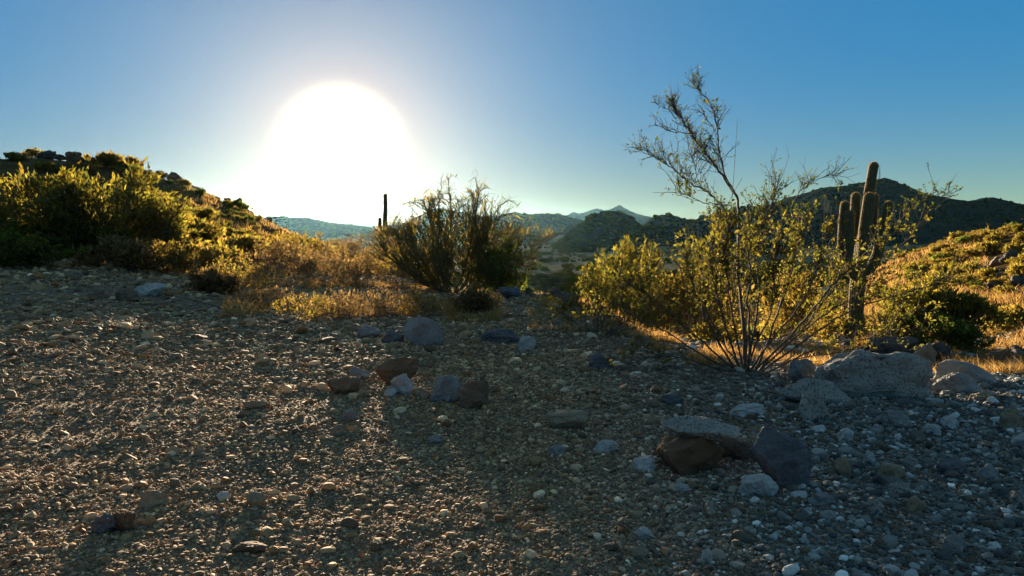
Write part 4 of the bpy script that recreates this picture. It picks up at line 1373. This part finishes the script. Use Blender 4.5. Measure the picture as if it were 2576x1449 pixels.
# ------------------------------------------------------------------ dry grass, valley scrub: nobody could count them
def grass():
    rng = np.random.default_rng(8)
    P, Hh = [], []

    def area(n, px0, px1, r0, r1, h, clump):
        a = np.array([az_of(p) for p in rng.uniform(px0, px1, n * 3)])
        r = rng.uniform(r0, r1, n * 3)
        x, y = r * np.sin(a), r * np.cos(a)
        f = fbm(P3(x * 1.3, y * 1.3), 3, 51)
        k = np.where(f > clump)[0][:n]
        P.append(np.stack([x[k], y[k], land(x[k], y[k])], 1))
        Hh.append(h * np.exp(rng.normal(0, .3, len(k))) * np.clip(.6 + f[k], .5, 1.4))
    area(60000, 1880, 2720, 10.5, 19, .10, -.35)
    area(14000, 2150, 2720, 19, 30, .18, -.1)
    area(12000, 2170, 2480, 26, 58, .22, -.5)
    area(5000, 360, 760, 40, 61, .22, -.2)
    area(4500, 560, 1230, 13.5, 22, .14, .15)
    area(3500, 1120, 1260, 12.5, 16, .13, .0)
    area(5000, 380, 900, 19, 40, .2, .1)
    area(2500, 1330, 1700, 11, 17, .12, .1)
    area(3000, 1640, 1900, 9, 13, .12, .1)
    P_, H_ = np.vstack(P), np.concatenate(Hh)
    n = len(P_)
    d = unit(rng.normal(size=(n, 3)) * np.array([.42, .42, .1]) + np.array([0, 0, 1]))
    w = unit(np.cross(d, rng.normal(size=(n, 3)))) * (.003 + .00020 * np.hypot(P_[:, 0], P_[:, 1]))[:, None]
    mid = P_ + d * H_[:, None] * .6
    tip = P_ + d * H_[:, None] + rng.normal(size=(n, 3)) * (H_ * .25)[:, None] * np.array([1, 1, .3])
    V = np.stack([P_ - w, P_ + w, mid + w * .7, mid - w * .7, tip], 1).reshape(-1, 3)
    k = np.arange(n)[:, None] * 5
    pal = np.array(GOLD)
    col = np.repeat(pal[rng.integers(0, 4, n)] * np.exp(rng.normal(0, .2, n))[:, None], 5, 0)
    me = mesh_np('dry_grass', V, [k + np.array([[0, 1, 2, 3]]), k + np.array([[3, 2, 4]])], MAT['straw'], col=col)
    tag(link('dry_grass', me), kind='stuff')


grass()


def scrub():
    """low scrub dotting the valley floor and the slopes beyond"""
    rng = np.random.default_rng(9)
    n = 3600
    a = np.array([az_of(p) for p in rng.uniform(900, 2500, n)])
    r = np.exp(rng.uniform(math.log(120), math.log(620), n))
    x, y = r * np.sin(a), r * np.cos(a)
    f = fbm(P3(x * .02, y * .02), 3, 61)
    k = f > -.25
    x, y, r = x[k], y[k], r[k]
    n = len(x)
    protos = np.array([rock_shape(rng, 1, 0, .45)[0] for _ in range(8)])
    V = protos[rng.integers(0, 8, n)]
    s = .85 * np.exp(rng.normal(0, .4, n))
    V = V * (s[:, None] * np.array([[1.1, 1.1, .75]]))[:, None, :]
    V = V + np.stack([x, y, land(x, y) + s * .35], 1)[:, None]
    Fa = (ICO[1][1][None] + (np.arange(n) * V.shape[1])[:, None, None]).reshape(-1, 3)
    pal = np.array(GRN + OLV)
    col = np.repeat(pal[rng.integers(0, len(pal), n)], V.shape[1], 0)
    Vs, Fs, Cs, off = [V.reshape(-1, 3)], [Fa], [col], V.shape[0] * V.shape[1]
    p0 = np.array([rock_shape(rng, 0, 0, .35)[0] for _ in range(8)])
    for G, Rd in HILLS:                        # the same scrub on the slopes of the hills and along their crests
        m = 2300
        gi, gj = (rng.uniform(0.15, 1, m) ** .7 * (G.shape[0] - 1.01)), rng.uniform(0, G.shape[1] - 1.01, m)
        i, j = gi.astype(int), gj.astype(int)
        a, b = (gi - i)[:, None], (gj - j)[:, None]
        Q = G[i, j] * (1 - a) * (1 - b) + G[i + 1, j] * a * (1 - b) + G[i, j + 1] * (1 - a) * b + G[i + 1, j + 1] * a * b
        s = (.7 + Rd * .0003) * np.exp(rng.normal(0, .4, m))
        W = p0[rng.integers(0, 8, m)] * (s[:, None] * np.array([[1.1, 1.1, .8]]))[:, None, :] + (Q + np.stack([0 * s, 0 * s, s * .25], 1))[:, None]
        nv_ = W.shape[1]
        Vs.append(W.reshape(-1, 3))
        Fs.append((ICO[0][1][None] + (np.arange(m) * nv_)[:, None, None]).reshape(-1, 3) + off)
        Cs.append(np.repeat(pal[rng.integers(0, len(pal), m)], nv_, 0))
        off += m * nv_
    tag(link('scrub', mesh_np('scrub', np.vstack(Vs), np.vstack(Fs), MAT['leaf_green'], col=np.vstack(Cs))), kind='stuff')


scrub()


def litter():
    """broken dead twigs lying about, mostly under the bushes"""
    rng = np.random.default_rng(15)
    c = [(ground_at(1880, 940), 1.3, 260), (ground_at(1540, 845), 1.2, 160), (ground_at(870, 805), 2.2, 240), (ground_at(1100, 790), 1.8, 160), (np.array([0, 6, 0]), 3.2, 130), (ground_at(430, 720), 2.5, 120)]
    S_ = []
    for p, r, n in c:
        x, y = p[0] + rng.normal(0, r, n) * .7, p[1] + rng.normal(0, r, n) * .7
        L = .09 * np.exp(rng.normal(0, .6, n))
        a = rng.uniform(0, 6.28, n)
        q = np.stack([x, y, land(x, y) + .012], 1)
        for k in range(3):
            b = a + rng.normal(0, .35, n)
            e = q + np.stack([np.cos(b), np.sin(b), rng.normal(.02, .12, n)], 1) * L[:, None]
            rr = .0022 + L * .018
            S_.append(np.column_stack([q, e, rr * (1 - .25 * k), rr * (.75 - .25 * k)]))
            q = e
    V, Fq = tubes(np.vstack(S_), 4)
    tag(link('twig_litter', mesh_np('twig_litter', V, Fq, MAT['bark_grey'], smooth=True)), kind='stuff')


litter()

# ------------------------------------------------------------------ the mast on the far mountain
def mast():
    b = at(2212, 449, 1050 * math.cos(az_of(2212)))
    b[2] -= 2
    t = at(2212, 424, b[1])
    H = t[2] - b[2]
    o = empty('radio_mast', b)
    tag(o, 'thin radio mast on the peak of the dark mountain', 'mast')
    W = 1.1
    segs, legs = [], [np.array([W * math.cos(q), W * math.sin(q), 0]) for q in (0.4, 2.5, 4.6)]
    lv = np.linspace(0, H, 9)
    for g in legs:
        segs.append([*g, *(g * .35 + np.array([0, 0, H])), .16, .10])
    for z0, z1 in zip(lv[:-1], lv[1:]):
        for i in range(3):
            p, q = legs[i], legs[(i + 1) % 3]
            f0, f1 = 1 - .65 * z0 / H, 1 - .65 * z1 / H
            segs.append([*(p * f0 + np.array([0, 0, z0])), *(q * f1 + np.array([0, 0, z1])), .07, .07])
            segs.append([*(p * f1 + np.array([0, 0, z1])), *(q * f1 + np.array([0, 0, z1])), .07, .07])
    V, Fq = tubes(np.array(segs))
    link('lattice_tower', mesh_np('mast_tower', V, Fq, MAT['dark']), o)
    V, Fq = tubes(np.array([[0, 0, H, 0, 0, H + 4.5, .12, .05]]))
    link('antenna', mesh_np('mast_antenna', V, Fq, MAT['dark']), o)
    V, Fq = tubes(np.array([[.5, -.3, H * .8, .5, -1.0, H * .8, .6, .45]]), 10)
    link('dish', mesh_np('mast_dish', V, Fq, MAT['grey']), o)


mast()
